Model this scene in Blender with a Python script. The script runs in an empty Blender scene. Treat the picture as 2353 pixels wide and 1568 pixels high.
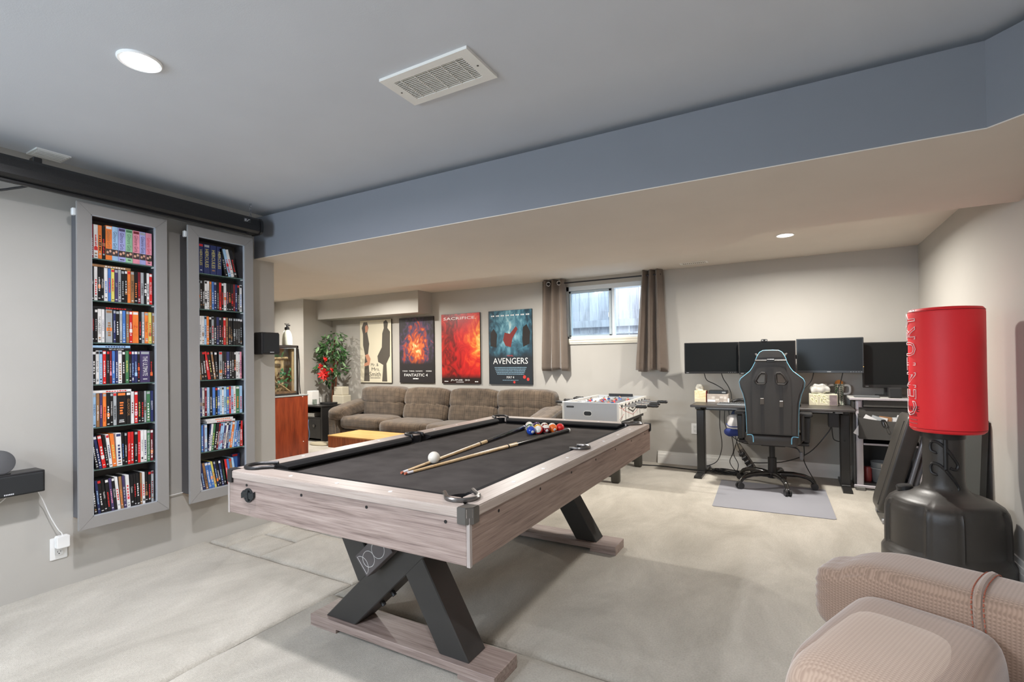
import bpy, bmesh, math, random
from mathutils import Vector, Matrix, noise
random.seed(7)
SC = bpy.context.scene
COL = SC.collection
PI = math.pi
def srgb(r, g, b):
    f = lambda c: (c/255/12.92) if c/255 <= .04045 else ((c/255+.055)/1.055)**2.4
    return (f(r), f(g), f(b), 1)

# ---------------------------------------------------------------- camera
cam_d = bpy.data.cameras.new('camera'); cam = bpy.data.objects.new('camera', cam_d); COL.objects.link(cam)
cam_d.sensor_width = 36; cam_d.sensor_fit = 'HORIZONTAL'; cam_d.lens = 17.53604; cam_d.shift_y = 0.014483
cam_d.clip_start = .02; cam_d.clip_end = 100
cam.matrix_world = Matrix([[0.8713312, 0.0153459, 0.4904554, 0], [0.4905164, -0.0002487, -0.8714319, 0], [-0.0132509, 0.9998822, -0.0077441, 1.2], [0, 0, 0, 1]])
SC.camera = cam
# ---------------------------------------------------------------- colour management, sky, lamps
SC.view_settings.view_transform = 'Standard'; SC.view_settings.look = 'None'
SC.view_settings.gamma = 1; SC.view_settings.use_curve_mapping = False
SC.view_settings.exposure = 0.42
wd = bpy.data.worlds.new('sky'); SC.world = wd; wd.use_nodes = True
wn = wd.node_tree.nodes; bg = wn['Background']
bg.inputs[0].default_value = (.86, .93, 1.0, 1); bg.inputs[1].default_value = 6.0
POTS = [  # x, y, ceiling height, watts, colour
    (-2.06, .92, 2.31, 26, (.955, .95, 1)), (-2.06, -1.05, 2.31, 26, (.93, .945, 1)), (-.05, -.25, 2.31, 30, (.955, .955, 1)),
    (-.04, 4.69, 2.2, 44, (1, .962, .895)), (-2.5, 4.62, 2.2, 39, (1, .962, .895)), (-4.96, 4.60, 2.2, 44, (1, .962, .895)),
    (-6.9, 4.25, 2.2, 26, (1, .962, .895))]
# ---------------------------------------------------------------- materials
MATS = {}
def mat(name, col, rough=.6, metal=0., noise_s=None, noise_amt=.12, bump=0., bump_s=200., spec=.5, emis=None, trans=None, sheen=0, stretch=None, coat=0):
    if name in MATS: return MATS[name]
    m = bpy.data.materials.new(name); MATS[name] = m; m.use_nodes = True
    nt = m.node_tree; b = nt.nodes['Principled BSDF']
    c = srgb(*col) if max(col) > 1.001 else (*col, 1)
    b.inputs['Base Color'].default_value = c; b.inputs['Roughness'].default_value = rough
    b.inputs['Metallic'].default_value = metal; b.inputs['Specular IOR Level'].default_value = spec
    if sheen: b.inputs['Sheen Weight'].default_value = sheen
    if coat: b.inputs['Coat Weight'].default_value = coat
    m.diffuse_color = c
    if emis: b.inputs['Emission Color'].default_value = (*emis[:3], 1); b.inputs['Emission Strength'].default_value = emis[3]
    tc = None
    if noise_s or bump:
        tc = nt.nodes.new('ShaderNodeTexCoord'); mp = nt.nodes.new('ShaderNodeMapping')
        nt.links.new(tc.outputs['Object'], mp.inputs[0])
        if stretch: mp.inputs['Scale'].default_value = stretch
    if noise_s:
        n = nt.nodes.new('ShaderNodeTexNoise'); n.inputs['Scale'].default_value = noise_s; n.inputs['Detail'].default_value = 6
        nt.links.new(mp.outputs[0], n.inputs['Vector'])
        r = nt.nodes.new('ShaderNodeValToRGB'); nt.links.new(n.outputs['Fac'], r.inputs[0])
        r.color_ramp.elements[0].position = .3; r.color_ramp.elements[1].position = .7
        r.color_ramp.elements[0].color = tuple(x*(1-noise_amt) for x in c[:3])+(1,)
        r.color_ramp.elements[1].color = tuple(min(1, x*(1+noise_amt)) for x in c[:3])+(1,)
        nt.links.new(r.outputs[0], b.inputs['Base Color'])
    if bump:
        n2 = nt.nodes.new('ShaderNodeTexNoise'); n2.inputs['Scale'].default_value = bump_s; n2.inputs['Detail'].default_value = 3
        nt.links.new(mp.outputs[0], n2.inputs['Vector'])
        bp = nt.nodes.new('ShaderNodeBump'); bp.inputs['Strength'].default_value = bump; bp.inputs['Distance'].default_value = .004
        nt.links.new(n2.outputs['Fac'], bp.inputs['Height']); nt.links.new(bp.outputs[0], b.inputs['Normal'])
    return m
def nodes_of(m): return m.node_tree.nodes, m.node_tree.links, m.node_tree.nodes['Principled BSDF']
def wood(name, cols, scale=(1, 14, 14), rough=.5, ring=3.0, fine=60, bump=.15):
    """streaky wood grain; the grain runs along the axis with the smallest scale"""
    if name in MATS: return MATS[name]
    m = bpy.data.materials.new(name); MATS[name] = m; m.use_nodes = True
    n, l, b = nodes_of(m); b.inputs['Roughness'].default_value = rough
    tc = n.new('ShaderNodeTexCoord'); mp = n.new('ShaderNodeMapping'); mp.inputs['Scale'].default_value = scale
    l.new(tc.outputs['Object'], mp.inputs[0])
    n1 = n.new('ShaderNodeTexNoise'); n1.inputs['Scale'].default_value = ring; n1.inputs['Detail'].default_value = 5; n1.inputs['Distortion'].default_value = .6
    l.new(mp.outputs[0], n1.inputs['Vector'])
    mp2 = n.new('ShaderNodeMapping'); mp2.inputs['Scale'].default_value = tuple(s*(2.2 if s > 2 else .8) for s in scale); l.new(tc.outputs['Object'], mp2.inputs[0])
    n2 = n.new('ShaderNodeTexNoise'); n2.inputs['Scale'].default_value = ring*4; n2.inputs['Detail'].default_value = 8; l.new(mp2.outputs[0], n2.inputs['Vector'])
    mx = n.new('ShaderNodeMath'); mx.operation = 'MULTIPLY_ADD'; mx.inputs[1].default_value = .45
    l.new(n2.outputs['Fac'], mx.inputs[0])
    hf = n.new('ShaderNodeMath'); hf.operation = 'MULTIPLY'; hf.inputs[1].default_value = .55; l.new(n1.outputs['Fac'], hf.inputs[0]); l.new(hf.outputs[0], mx.inputs[2])
    r = n.new('ShaderNodeValToRGB'); l.new(mx.outputs[0], r.inputs[0])
    el = r.color_ramp.elements; el[0].position = .34; el[1].position = .66
    el[0].color = srgb(*cols[0]); el[1].color = srgb(*cols[-1])
    for i, c in enumerate(cols[1:-1]):
        e = el.new(.34+.32*(i+1)/(len(cols)-1)); e.color = srgb(*c)
    l.new(r.outputs[0], b.inputs['Base Color']); m.diffuse_color = srgb(*cols[len(cols)//2])
    bp = n.new('ShaderNodeBump'); bp.inputs['Strength'].default_value = bump; bp.inputs['Distance'].default_value = .002
    l.new(n2.outputs['Fac'], bp.inputs['Height']); l.new(bp.outputs[0], b.inputs['Normal'])
    return m

# ---------------------------------------------------------------- mesh building
class MB:
    def __init__(s): s.bm = bmesh.new()
    def _add(s, verts, faces, M=None):
        vs = [s.bm.verts.new(M @ Vector(v) if M else Vector(v)) for v in verts]
        for f in faces:
            try: s.bm.faces.new([vs[i] for i in f])
            except ValueError: pass
        return vs
    def box(s, a, b, M=None, bev=0, seg=1):
        x0, y0, z0 = [min(p, q) for p, q in zip(a, b)]; x1, y1, z1 = [max(p, q) for p, q in zip(a, b)]
        vs = s._add([(x0, y0, z0), (x1, y0, z0), (x1, y1, z0), (x0, y1, z0), (x0, y0, z1), (x1, y0, z1), (x1, y1, z1), (x0, y1, z1)],
                    [(0, 3, 2, 1), (4, 5, 6, 7), (0, 1, 5, 4), (1, 2, 6, 5), (2, 3, 7, 6), (3, 0, 4, 7)], M)
        if bev:
            es = {e for v in vs for e in v.link_edges}
            bmesh.ops.bevel(s.bm, geom=list(es), offset=bev, segments=seg, affect='EDGES', profile=.5)
        return s
    def hexa(s, p8):   # any eight corners, ordered like box
        s._add(p8, [(0, 3, 2, 1), (4, 5, 6, 7), (0, 1, 5, 4), (1, 2, 6, 5), (2, 3, 7, 6), (3, 0, 4, 7)]); return s
    def beam(s, p, q, w, h, up=(0, 0, 1), bev=0):
        p, q = Vector(p), Vector(q); d = (q-p); L = d.length; d.normalize()
        u = Vector(up); sd = d.cross(u)
        if sd.length < 1e-4: sd = d.cross(Vector((1, 0, 0)))
        sd.normalize(); u = sd.cross(d)
        M = Matrix.Translation(p) @ Matrix((d, sd, u)).transposed().to_4x4()
        return s.box((0, -w/2, -h/2), (L, w/2, h/2), M, bev)
    def lathe(s, prof, n=24, M=None, cap=True):
        rings = []
        for r, z in prof:
            rings.append([s.bm.verts.new((M @ Vector((r*math.cos(2*PI*i/n), r*math.sin(2*PI*i/n), z))) if M else Vector((r*math.cos(2*PI*i/n), r*math.sin(2*PI*i/n), z))) for i in range(n)])
        for a, b in zip(rings, rings[1:]):
            for i in range(n): s.bm.faces.new((a[i], a[(i+1) % n], b[(i+1) % n], b[i]))
        if cap: s.bm.faces.new(rings[0][::-1]); s.bm.faces.new(rings[-1])
        return s
    def cyl(s, p, q, r, n=16, r2=None):
        p, q = Vector(p), Vector(q); d = q-p; L = d.length
        M = Matrix.Translation(p) @ d.to_track_quat('Z', 'Y').to_matrix().to_4x4()
        return s.lathe([(r, 0), (r if r2 is None else r2, L)], n, M)
    def tube(s, pts, r, n=8, smooth=0, rads=None):
        P = [Vector(p) for p in pts]
        if smooth:
            Q = []
            for i in range(len(P)-1):
                p0, p1, p2, p3 = P[max(i-1, 0)], P[i], P[i+1], P[min(i+2, len(P)-1)]
                for k in range(smooth):
                    t = k/smooth
                    Q.append(.5*((2*p1)+(p2-p0)*t+(2*p0-5*p1+4*p2-p3)*t*t+(3*p1-p0-3*p2+p3)*t**3))
            Q.append(P[-1]); P = Q
        rings = []; prev = None
        for i, p in enumerate(P):
            t = (P[min(i+1, len(P)-1)]-P[max(i-1, 0)])
            if t.length < 1e-9: t = Vector((0, 0, 1))
            t.normalize()
            if prev is None:
                a = t.cross(Vector((0, 0, 1)));
                if a.length < .05: a = t.cross(Vector((1, 0, 0)))
            else: a = prev-t*prev.dot(t)
            if a.length < 1e-6: a = t.orthogonal()
            a.normalize(); prev = a; b = t.cross(a)
            rr = r if rads is None else rads[min(int(i*len(rads)/len(P)), len(rads)-1)]
            rings.append([s.bm.verts.new(p+rr*(math.cos(2*PI*k/n)*a+math.sin(2*PI*k/n)*b)) for k in range(n)])
        for a, b in zip(rings, rings[1:]):
            for i in range(n): s.bm.faces.new((a[i], a[(i+1) % n], b[(i+1) % n], b[i]))
        s.bm.faces.new(rings[0][::-1]); s.bm.faces.new(rings[-1])
        return s
    def prism(s, poly, t, M=None, holes=(), bev=0):
        """polygon (with holes) in the local XY plane, extruded t along +Z"""
        tmp = bmesh.new(); edges = []
        for loop in [poly]+list(holes):
            vs = [tmp.verts.new((x, y, 0)) for x, y in loop]
            for i in range(len(vs)): edges.append(tmp.edges.new((vs[i], vs[(i+1) % len(vs)])))
        bmesh.ops.triangle_fill(tmp, use_beauty=True, use_dissolve=False, edges=edges, normal=(0, 0, 1))
        g = bmesh.ops.extrude_face_region(tmp, geom=tmp.faces[:])
        bmesh.ops.translate(tmp, vec=(0, 0, t), verts=[v for v in g['geom'] if isinstance(v, bmesh.types.BMVert)])
        if bev:
            bmesh.ops.dissolve_limit(tmp, angle_limit=.01, verts=tmp.verts[:], edges=tmp.edges[:])
            es = [e for e in tmp.edges if len(e.link_faces) == 2 and abs(e.link_faces[0].normal.z-e.link_faces[1].normal.z) > .5]
            bmesh.ops.recalc_face_normals(tmp, faces=tmp.faces[:])
            bmesh.ops.bevel(tmp, geom=es, offset=bev, segments=2, affect='EDGES')
        if M: bmesh.ops.transform(tmp, matrix=M, verts=tmp.verts[:])
        bmesh.ops.recalc_face_normals(tmp, faces=tmp.faces[:])
        s.merge(tmp); return s
    def merge(s, other):
        me = bpy.data.meshes.new('tmp'); other.to_mesh(me); other.free(); s.bm.from_mesh(me); bpy.data.meshes.remove(me); return s
    def pillow(s, c, size, k=5, n=10, M=None, wr=0., ws=8., seed=0, fn=None):
        """soft cushion: superellipsoid of half sizes size/2; fn(u) may push a unit-space point about"""
        hx, hy, hz = [q/2 for q in size]; vid = {}; faces = []; verts = []
        def vert(u):
            key = tuple(round(q*n*2) for q in u)
            if key in vid: return vid[key]
            m = max(abs(q) for q in u); nk = sum(abs(q)**k for q in u)**(1/k)
            w = [q*m/nk for q in u]
            p = Vector((w[0]*hx, w[1]*hy, w[2]*hz))
            if fn: p = fn(p, u)
            if wr:
                d = noise.noise(Vector((p.x*ws+seed, p.y*ws, p.z*ws)))*wr
                nv = Vector((w[0]/hx, w[1]/hy, w[2]/hz)); nv.normalize(); p += nv*d
            vid[key] = len(verts); verts.append(p+Vector(c)); return vid[key]
        for ax in range(3):
            for sg in (-1, 1):
                for i in range(n):
                    for j in range(n):
                        q = []
                        for di, dj in ((0, 0), (1, 0), (1, 1), (0, 1)):
                            u = [0, 0, 0]; u[ax] = sg; u[(ax+1) % 3] = -1+2*(i+di)/n; u[(ax+2) % 3] = -1+2*(j+dj)/n
                            q.append(vert(u))
                        faces.append(q if sg > 0 else q[::-1])
        s._add(verts, faces, M); return s
    def sphere(s, c, r, n=16, m=10, M=None):
        if not hasattr(r, '__len__'): r = (r, r, r)
        vs = [[s.bm.verts.new((M @ v) if M else v) for v in [Vector((c[0]+r[0]*math.sin(PI*j/m)*math.cos(2*PI*i/n), c[1]+r[1]*math.sin(PI*j/m)*math.sin(2*PI*i/n), c[2]+r[2]*math.cos(PI*j/m))) for i in range(n)]] for j in range(1, m)]
        t = Vector((c[0], c[1], c[2]+r[2])); b = Vector((c[0], c[1], c[2]-r[2]))
        t = s.bm.verts.new(M @ t if M else t); b = s.bm.verts.new(M @ b if M else b)
        for i in range(n):
            s.bm.faces.new((t, vs[0][i], vs[0][(i+1) % n])); s.bm.faces.new((b, vs[-1][(i+1) % n], vs[-1][i]))
            for a, c2 in zip(vs, vs[1:]): s.bm.faces.new((a[i], c2[i], c2[(i+1) % n], a[(i+1) % n]))
        return s
    def mesh(s, name, smooth=False, auto=None):
        if smooth or auto: bmesh.ops.recalc_face_normals(s.bm, faces=s.bm.faces[:])
        me = bpy.data.meshes.new(name); s.bm.to_mesh(me); s.bm.free()
        if smooth:
            for p in me.polygons: p.use_smooth = True
            if auto: me.set_sharp_from_angle(angle=math.radians(auto))
        return me
W = {}                                                     # the frame in which each object's geometry is written
def put(name, me, m, parent=None, F=None):
    o = bpy.data.objects.new(name, me); COL.objects.link(o)
    if m is not None and len(me.materials) == 0: me.materials.append(m)
    F = F or (W.get(parent, Matrix()) if parent else Matrix())
    if parent is not None:
        o.parent = parent; o.matrix_parent_inverse = W[parent].inverted() @ F if parent in W else F
    W[o] = F
    return o
def thing(name, label, cat, loc=(0, 0, 0), rotz=0, group=None, world=True):
    """an Empty at the thing's base; with world=True its parts are written in room coordinates, else in its own"""
    o = bpy.data.objects.new(name, None); COL.objects.link(o); o.empty_display_size = .05
    o.location = loc; o.rotation_euler = (0, 0, rotz); o['label'] = label; o['category'] = cat
    if group: o['group'] = group
    W[o] = Matrix.Translation(loc) @ Matrix.Rotation(rotz, 4, 'Z')
    o['_w'] = 1 if world else 0
    return o
def part(name, mb, m, parent, smooth=False, auto=40, label=None, stuff=False):
    me = mb.mesh(name, smooth, auto if smooth else None) if isinstance(mb, MB) else mb
    root = parent
    while root.parent is not None: root = root.parent
    F = Matrix() if root.get('_w', 1) else W[root]
    o = bpy.data.objects.new(name, me); COL.objects.link(o)
    if m is not None and len(me.materials) == 0: me.materials.append(m)
    PW = W[parent] if parent.type == 'EMPTY' and parent.parent is None else PWF[parent]
    o.parent = parent; o.matrix_parent_inverse = PW.inverted() @ F
    PWF[o] = F
    if label: o['label'] = label
    if stuff: o['kind'] = 'stuff'
    return o
PWF = {}
def solo(name, mb, m, label, cat, group=None, smooth=False, auto=40):
    """a thing that is one mesh; its origin is moved to the base of the mesh"""
    me = mb.mesh(name, smooth, auto if smooth else None) if isinstance(mb, MB) else mb
    xs = [v.co for v in me.vertices]
    c = Vector(((min(v.x for v in xs)+max(v.x for v in xs))/2, (min(v.y for v in xs)+max(v.y for v in xs))/2, min(v.z for v in xs)))
    me.transform(Matrix.Translation(-c))
    o = bpy.data.objects.new(name, me); COL.objects.link(o); o.location = c
    if m is not None and len(me.materials) == 0: me.materials.append(m)
    o['label'] = label; o['category'] = cat
    if group: o['group'] = group
    o['_w'] = 1; PWF[o] = Matrix.Translation(c)
    return o
def struct(name, mb, m, parent=None, smooth=False, stuff=False):
    me = mb.mesh(name, smooth, 40 if smooth else None) if isinstance(mb, MB) else mb
    o = bpy.data.objects.new(name, me); COL.objects.link(o)
    if m is not None and len(me.materials) == 0: me.materials.append(m)
    PWF[o] = Matrix()
    if parent is None: o['kind'] = 'structure'
    else:
        o.parent = parent; o.matrix_parent_inverse = PWF[parent].inverted()
        if stuff: o['kind'] = 'stuff'
    return o
_tcache = {}
def text(s, M, h=None, w=None, ext=.0004, outline=0, bend=None, fit=False):
    """lettering as real geometry: local X runs along the line, local Y is up, centred; h = cap height, w = greatest width"""
    key = (s, outline)
    if key not in _tcache:
        c = bpy.data.curves.new('t', 'FONT'); c.body = s; c.resolution_u = 2; c.align_x = 'CENTER'; c.align_y = 'CENTER'
        if outline: c.fill_mode = 'NONE'; c.bevel_depth = outline; c.bevel_resolution = 0
        o = bpy.data.objects.new('t', c); me = bpy.data.meshes.new_from_object(o)
        bpy.data.objects.remove(o); bpy.data.curves.remove(c)
        _tcache[key] = me
    me = _tcache[key].copy()
    if len(me.vertices) == 0: return me
    xs = [v.co.x for v in me.vertices]; ys = [v.co.y for v in me.vertices]
    cx, cy, ww, hh = (min(xs)+max(xs))/2, (min(ys)+max(ys))/2, max(xs)-min(xs), max(ys)-min(ys)
    sx = sy = (h/hh) if h else (w/ww)
    if w and (fit or ww*sx > w): sx = w/ww
    me.transform(Matrix.Diagonal((sx, sy, (sx+sy)/2 if outline else 1, 1)) @ Matrix.Translation((-cx, -cy, 0)))
    if bend:
        for v in me.vertices: v.co = bend(v.co)
    else: me.transform(M)
    me.name = 'lettering'
    return me
def basis(o, x, y):
    x, y = Vector(x), Vector(y); z = x.cross(y)
    return Matrix.Translation(o) @ Matrix((x, y, z)).transposed().to_4x4()
def rrect(w, h, r, n=4, cx=0, cy=0):
    out = []
    for sx, sy, a0 in ((1, 1, 0), (-1, 1, 90), (-1, -1, 180), (1, -1, 270)):
        for k in range(n+1):
            a = math.radians(a0+90*k/n); out.append((cx+sx*(w/2-r)+r*math.cos(a), cy+sy*(h/2-r)+r*math.sin(a)))
    return out
def ellipse(a, b, n=20, cx=0, cy=0): return [(cx+a*math.cos(2*PI*i/n), cy+b*math.sin(2*PI*i/n)) for i in range(n)]
XZ = lambda y, ox=0, oz=0: Matrix(((1, 0, 0, ox), (0, 0, -1, y), (0, 1, 0, oz), (0, 0, 0, 1)))   # local XY -> room XZ, extruded towards the camera (-Y)
YZ = lambda x, oy=0, oz=0: Matrix(((0, 0, 1, x), (1, 0, 0, oy), (0, 1, 0, oz), (0, 0, 0, 1)))    # local XY -> room YZ, extruded towards +X
# ================================================================ SETTING
WALL = mat('wall_paint', (180, 176, 169), .75, noise_s=2.5, noise_amt=.025, bump=.06, bump_s=350)
CEIL2 = mat('ceiling_warm_lit', (216, 207, 196), .8, noise_s=3, noise_amt=.02, bump=.08, bump_s=260)  # warm light on the far ceiling and beam underside put into the colour
CEIL = mat('ceiling_cool_lit', (200, 203, 208), .8, noise_s=3, noise_amt=.02, bump=.08, bump_s=260)  # bluish light on the main ceiling put into the colour
TRIMW = mat('white_trim', (236, 234, 228), .45)
XL, XR, YB, YF = -3.47, 1.012, 5.80, -2.3
ZM, ZS, ZF = 2.31, 1.97, 2.20
# --- carpet: a base and cut pieces laid edge to edge, each with its own worn edge
def carpet_mat():
    m = bpy.data.materials.new('carpet'); MATS['carpet'] = m; m.use_nodes = True
    n, l, b = nodes_of(m); b.inputs['Roughness'].default_value = .95; b.inputs['Specular IOR Level'].default_value = .1
    b.inputs['Sheen Weight'].default_value = .25
    tc = n.new('ShaderNodeTexCoord')
    a = n.new('ShaderNodeTexNoise'); a.inputs['Scale'].default_value = 2.2; a.inputs['Detail'].default_value = 8; a.inputs['Roughness'].default_value = .68; a.inputs['Distortion'].default_value = .5
    mp = n.new('ShaderNodeMapping'); mp.inputs['Scale'].default_value = (1.0, .55, 1); l.new(tc.outputs['Object'], mp.inputs[0]); l.new(mp.outputs[0], a.inputs['Vector'])
    r = n.new('ShaderNodeValToRGB'); l.new(a.outputs['Fac'], r.inputs[0])
    e = r.color_ramp.elements; e[0].position = .3; e[1].position = .66; e[0].color = srgb(172, 165, 152); e[1].color = srgb(212, 205, 192)
    f = n.new('ShaderNodeTexNoise'); f.inputs['Scale'].default_value = 130; f.inputs['Detail'].default_value = 4; l.new(tc.outputs['Object'], f.inputs['Vector'])
    r2 = n.new('ShaderNodeValToRGB'); l.new(f.outputs['Fac'], r2.inputs[0]); r2.color_ramp.elements[0].position = .32; r2.color_ramp.elements[1].position = .6
    r2.color_ramp.elements[0].color = (.72, .70, .67, 1); r2.color_ramp.elements[1].color = (1, 1, 1, 1)
    mx = n.new('ShaderNodeMixRGB'); mx.blend_type = 'MULTIPLY'; mx.inputs[0].default_value = .55
    l.new(r.outputs[0], mx.inputs[1]); l.new(r2.outputs[0], mx.inputs[2]); l.new(mx.outputs[0], b.inputs['Base Color'])
    g = n.new('ShaderNodeTexNoise'); g.inputs['Scale'].default_value = 430; g.inputs['Detail'].default_value = 3; l.new(tc.outputs['Object'], g.inputs['Vector'])
    g2 = n.new('ShaderNodeTexNoise'); g2.inputs['Scale'].default_value = 9; g2.inputs['Detail'].default_value = 4; l.new(tc.outputs['Object'], g2.inputs['Vector'])
    ad = n.new('ShaderNodeMath'); ad.operation = 'ADD'; l.new(g.outputs['Fac'], ad.inputs[0]); l.new(g2.outputs['Fac'], ad.inputs[1])
    bp = n.new('ShaderNodeBump'); bp.inputs['Strength'].default_value = .75; bp.inputs['Distance'].default_value = .009
    l.new(ad.outputs[0], bp.inputs['Height']); l.new(bp.outputs[0], b.inputs['Normal'])
    return m
CARPET = carpet_mat()
fl = struct('floor', MB().box((-7.7, YF-.1, -.08), (XR+.1, YB+.1, -.018)), CARPET)
def carpet_piece(x0, y0, x1, y1, seed, step=.06, wob=.006, roll=.016, sides='LRFB'):
    """carpet cut: flat top at z=0, rounded and slightly ragged edges on the named sides"""
    b = MB(); bm = b.bm
    nx = max(2, int((x1-x0)/step)); ny = max(2, int((y1-y0)/step)); rows = []
    def axis(a, c, n, lo, hi):
        v = [a+(c-a)*i/n for i in range(n+1)]
        if lo: v = [a, a+.006, a+.018]+[q for q in v if q > a+.03]
        if hi: v = [q for q in v if q < c-.03]+[c-.018, c-.006, c]
        return v
    X = axis(x0, x1, nx, 'L' in sides, 'R' in sides); Y = axis(y0, y1, ny, 'F' in sides, 'B' in sides)
    for y in Y:
        row = []
        for x in X:
            d = min([9]+[q for q, k in ((x-x0, 'L'), (x1-x, 'R'), (y-y0, 'F'), (y1-y, 'B')) if k in sides])
            z = -roll*(1-min(1, d/.018))**2
            wx = noise.noise((x*7+seed, y*7, 1))*wob+noise.noise((x*40+seed, y*40, 3))*wob*.5 if d < .2 else 0
            wy = noise.noise((x*7+seed, y*7, 5))*wob+noise.noise((x*40+seed, y*40, 7))*wob*.5 if d < .2 else 0
            row.append(bm.verts.new((x+wx, y+wy, z)))
        rows.append(row)
    for a, c in zip(rows, rows[1:]):
        for i in range(len(X)-1): bm.faces.new((a[i], a[i+1], c[i+1], c[i]))
    return struct('carpet_piece', b, CARPET, fl, True)
carpet_piece(XL, YF, -2.108, 1.93, 1, sides='RB')
carpet_piece(-3.47, 1.942, -3.275, 2.44, 2, sides='LRFB')
carpet_piece(-3.262, 1.942, -2.925, 2.20, 3, sides='LRFB')
carpet_piece(-2.915, 1.942, -2.108, 2.375, 4, sides='LRFB')
carpet_piece(-3.262, 2.212, -2.925, 2.405, 5, sides='LRFB')
carpet_piece(-2.096, YF, XR, 1.80, 6, sides='LB')
carpet_piece(-2.096, 1.812, XR, YB, 7, sides='LF')
carpet_piece(-7.6, 2.42, -2.108, YB, 8, sides='RF')
# --- walls
def wall(name, boxes): 
    b = MB()
    for p, q in boxes: b.box(p, q)
    return struct(name, b, WALL)
wx0, wx1, wz0, wz1 = -2.485, -1.500, 1.445, 2.105         # window hole in the back wall
wall('wall_back', [((-7.7, YB, -.02), (wx0, YB+.22, 2.5)), ((wx1, YB, -.02), (XR+.1, YB+.22, 2.5)), ((wx0, YB, -.02), (wx1, YB+.22, wz0)), ((wx0, YB, wz1), (wx1, YB+.22, 2.5))])
wall('wall_left', [((XL-.12, YF, -.02), (XL, 2.446, 2.4))])
wall('wall_right', [((XR, YF, -.02), (XR+.1, YB, 2.5))])
wall('wall_front', [((XL-.12, YF-.1, -.02), (XR+.1, YF, .95)), ((XL-.12, YF-.1, 2.05), (XR+.1, YF, 2.5)), ((XL-.12, YF-.1, .95), (-2.9, YF, 2.05)), ((-1.5, YF-.1, .95), (XR+.1, YF, 2.05))])
wall('wall_alcove_front', [((-7.7, 2.346, -.02), (XL-.12, 2.446, 2.5))])
wall('wall_alcove_left', [((-7.55, 2.446, -.02), (-7.41, 5.24, 2.5)), ((-7.41, 5.24, -.02), (-6.715, 5.44, 2.5)), ((-6.86, 5.44, -.02), (-6.715, YB, 2.5))])
# boxed-in duct on the back wall over the sofa
struct('trim_duct_box', MB().box((-6.715, 5.485, 1.888), (-4.598, YB, 2.21)), WALL)
# --- ceilings: main, dropped beam and the far room
struct('ceiling', MB().box((XL-.12, YF-.1, ZM), (XR+.1, 2.6, ZM+.08)), CEIL)
struct('ceiling_far', MB().box((-7.7, 3.3, ZF), (XR+.1, YB, ZF+.08)), CEIL2)
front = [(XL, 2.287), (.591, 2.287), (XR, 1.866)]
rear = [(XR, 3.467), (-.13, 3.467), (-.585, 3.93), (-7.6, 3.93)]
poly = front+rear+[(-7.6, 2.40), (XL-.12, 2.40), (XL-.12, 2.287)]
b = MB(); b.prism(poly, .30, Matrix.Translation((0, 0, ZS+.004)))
struct('trim_beam', b, mat('beam_shaded_blue', (126, 129, 136), .75, noise_s=2.5, noise_amt=.02, bump=.06, bump_s=350))  # cool, dim light on the beam face is mixed into this colour
b = MB(); b.prism([(x, y) for x, y in poly], .004, Matrix.Translation((0, 0, ZS)))
struct('ceiling_beam', b, CEIL2)
# --- baseboard, only along the desk
b = MB()
for z0, z1, d in ((0, .075, .018), (.075, .105, .016), (.105, .112, .012), (.112, .135, .009)): b.box((-1.362, YB-d, z0), (XR, YB, z1))
struct('baseboard_back', b, TRIMW)
b = MB()
for z0, z1, d in ((0, .075, .016), (.075, .105, .014), (.105, .135, .009)): b.box((XR-d, 2.6, z0), (XR, YB-.02, z1))
struct('baseboard_right', b, TRIMW)
# --- the window: trim, frame, sliding sash, two panes, latch
w = struct('window_1', MB().box((wx0-.02, YB-.022, 1.382), (wx1+.02, YB+.004, 1.402)).box((wx0-.012, YB-.03, 1.40), (wx1+.012, YB+.004, 1.432)).box((wx0-.02, YB-.036, 1.430), (wx1+.02, YB+.02, 1.449)), mat('sill_cream', (226, 219, 202), .5))
FR = mat('window_vinyl', (226, 232, 236), .4); FG = mat('sash_grey', (176, 190, 198), .4)
b = MB(); t = .034
for p, q in (((wx0, wz0), (wx0+t, wz1)), ((wx1-t, wz0), (wx1, wz1)), ((wx0, wz0), (wx1, wz0+t)), ((wx0, wz1-t-.02), (wx1, wz1))): b.box((p[0], YB+.03, p[1]), (q[0], YB+.16, q[1]))
struct('window_frame', b, FR, w)
struct('mullion', MB().box((-1.918, YB+.05, wz0+.02), (-1.868, YB+.12, wz1-.03)), FR, w)
b = MB(); sx0, sx1, sz0, sz1 = wx0+t, -1.90, wz0+t-.004, wz1-t-.022
for p, q in (((sx0, sz0), (sx0+.03, sz1)), ((sx1-.03, sz0), (sx1, sz1)), ((sx0, sz0), (sx1, sz0+.02)), ((sx0, sz1-.03), (sx1, sz1))): b.box((p[0], YB+.036, p[1]), (q[0], YB+.07, q[1]), None, .003)
struct('sliding_sash', b, FG, w)
def glass(name, tint, fac=.06):
    m = bpy.data.materials.new(name); MATS[name] = m; m.use_nodes = True; n, l, bs = nodes_of(m)
    n.remove(bs); o = n['Material Output']; tr = n.new('ShaderNodeBsdfTransparent'); gl = n.new('ShaderNodeBsdfGlossy'); mx = n.new('ShaderNodeMixShader')
    tr.inputs[0].default_value = (*tint, 1); gl.inputs['Roughness'].default_value = .03; mx.inputs[0].default_value = fac
    l.new(tr.outputs[0], mx.inputs[1]); l.new(gl.outputs[0], mx.inputs[2]); l.new(mx.outputs[0], o.inputs[0]); return m
GLASS = glass('window_glass', (.93, .97, 1)); GLASS2 = glass('screened_glass', (.80, .88, .93))
struct('pane', MB().box((sx0+.028, YB+.050, sz0+.018), (sx1-.028, YB+.054, sz1-.028)), GLASS2, w)
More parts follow.
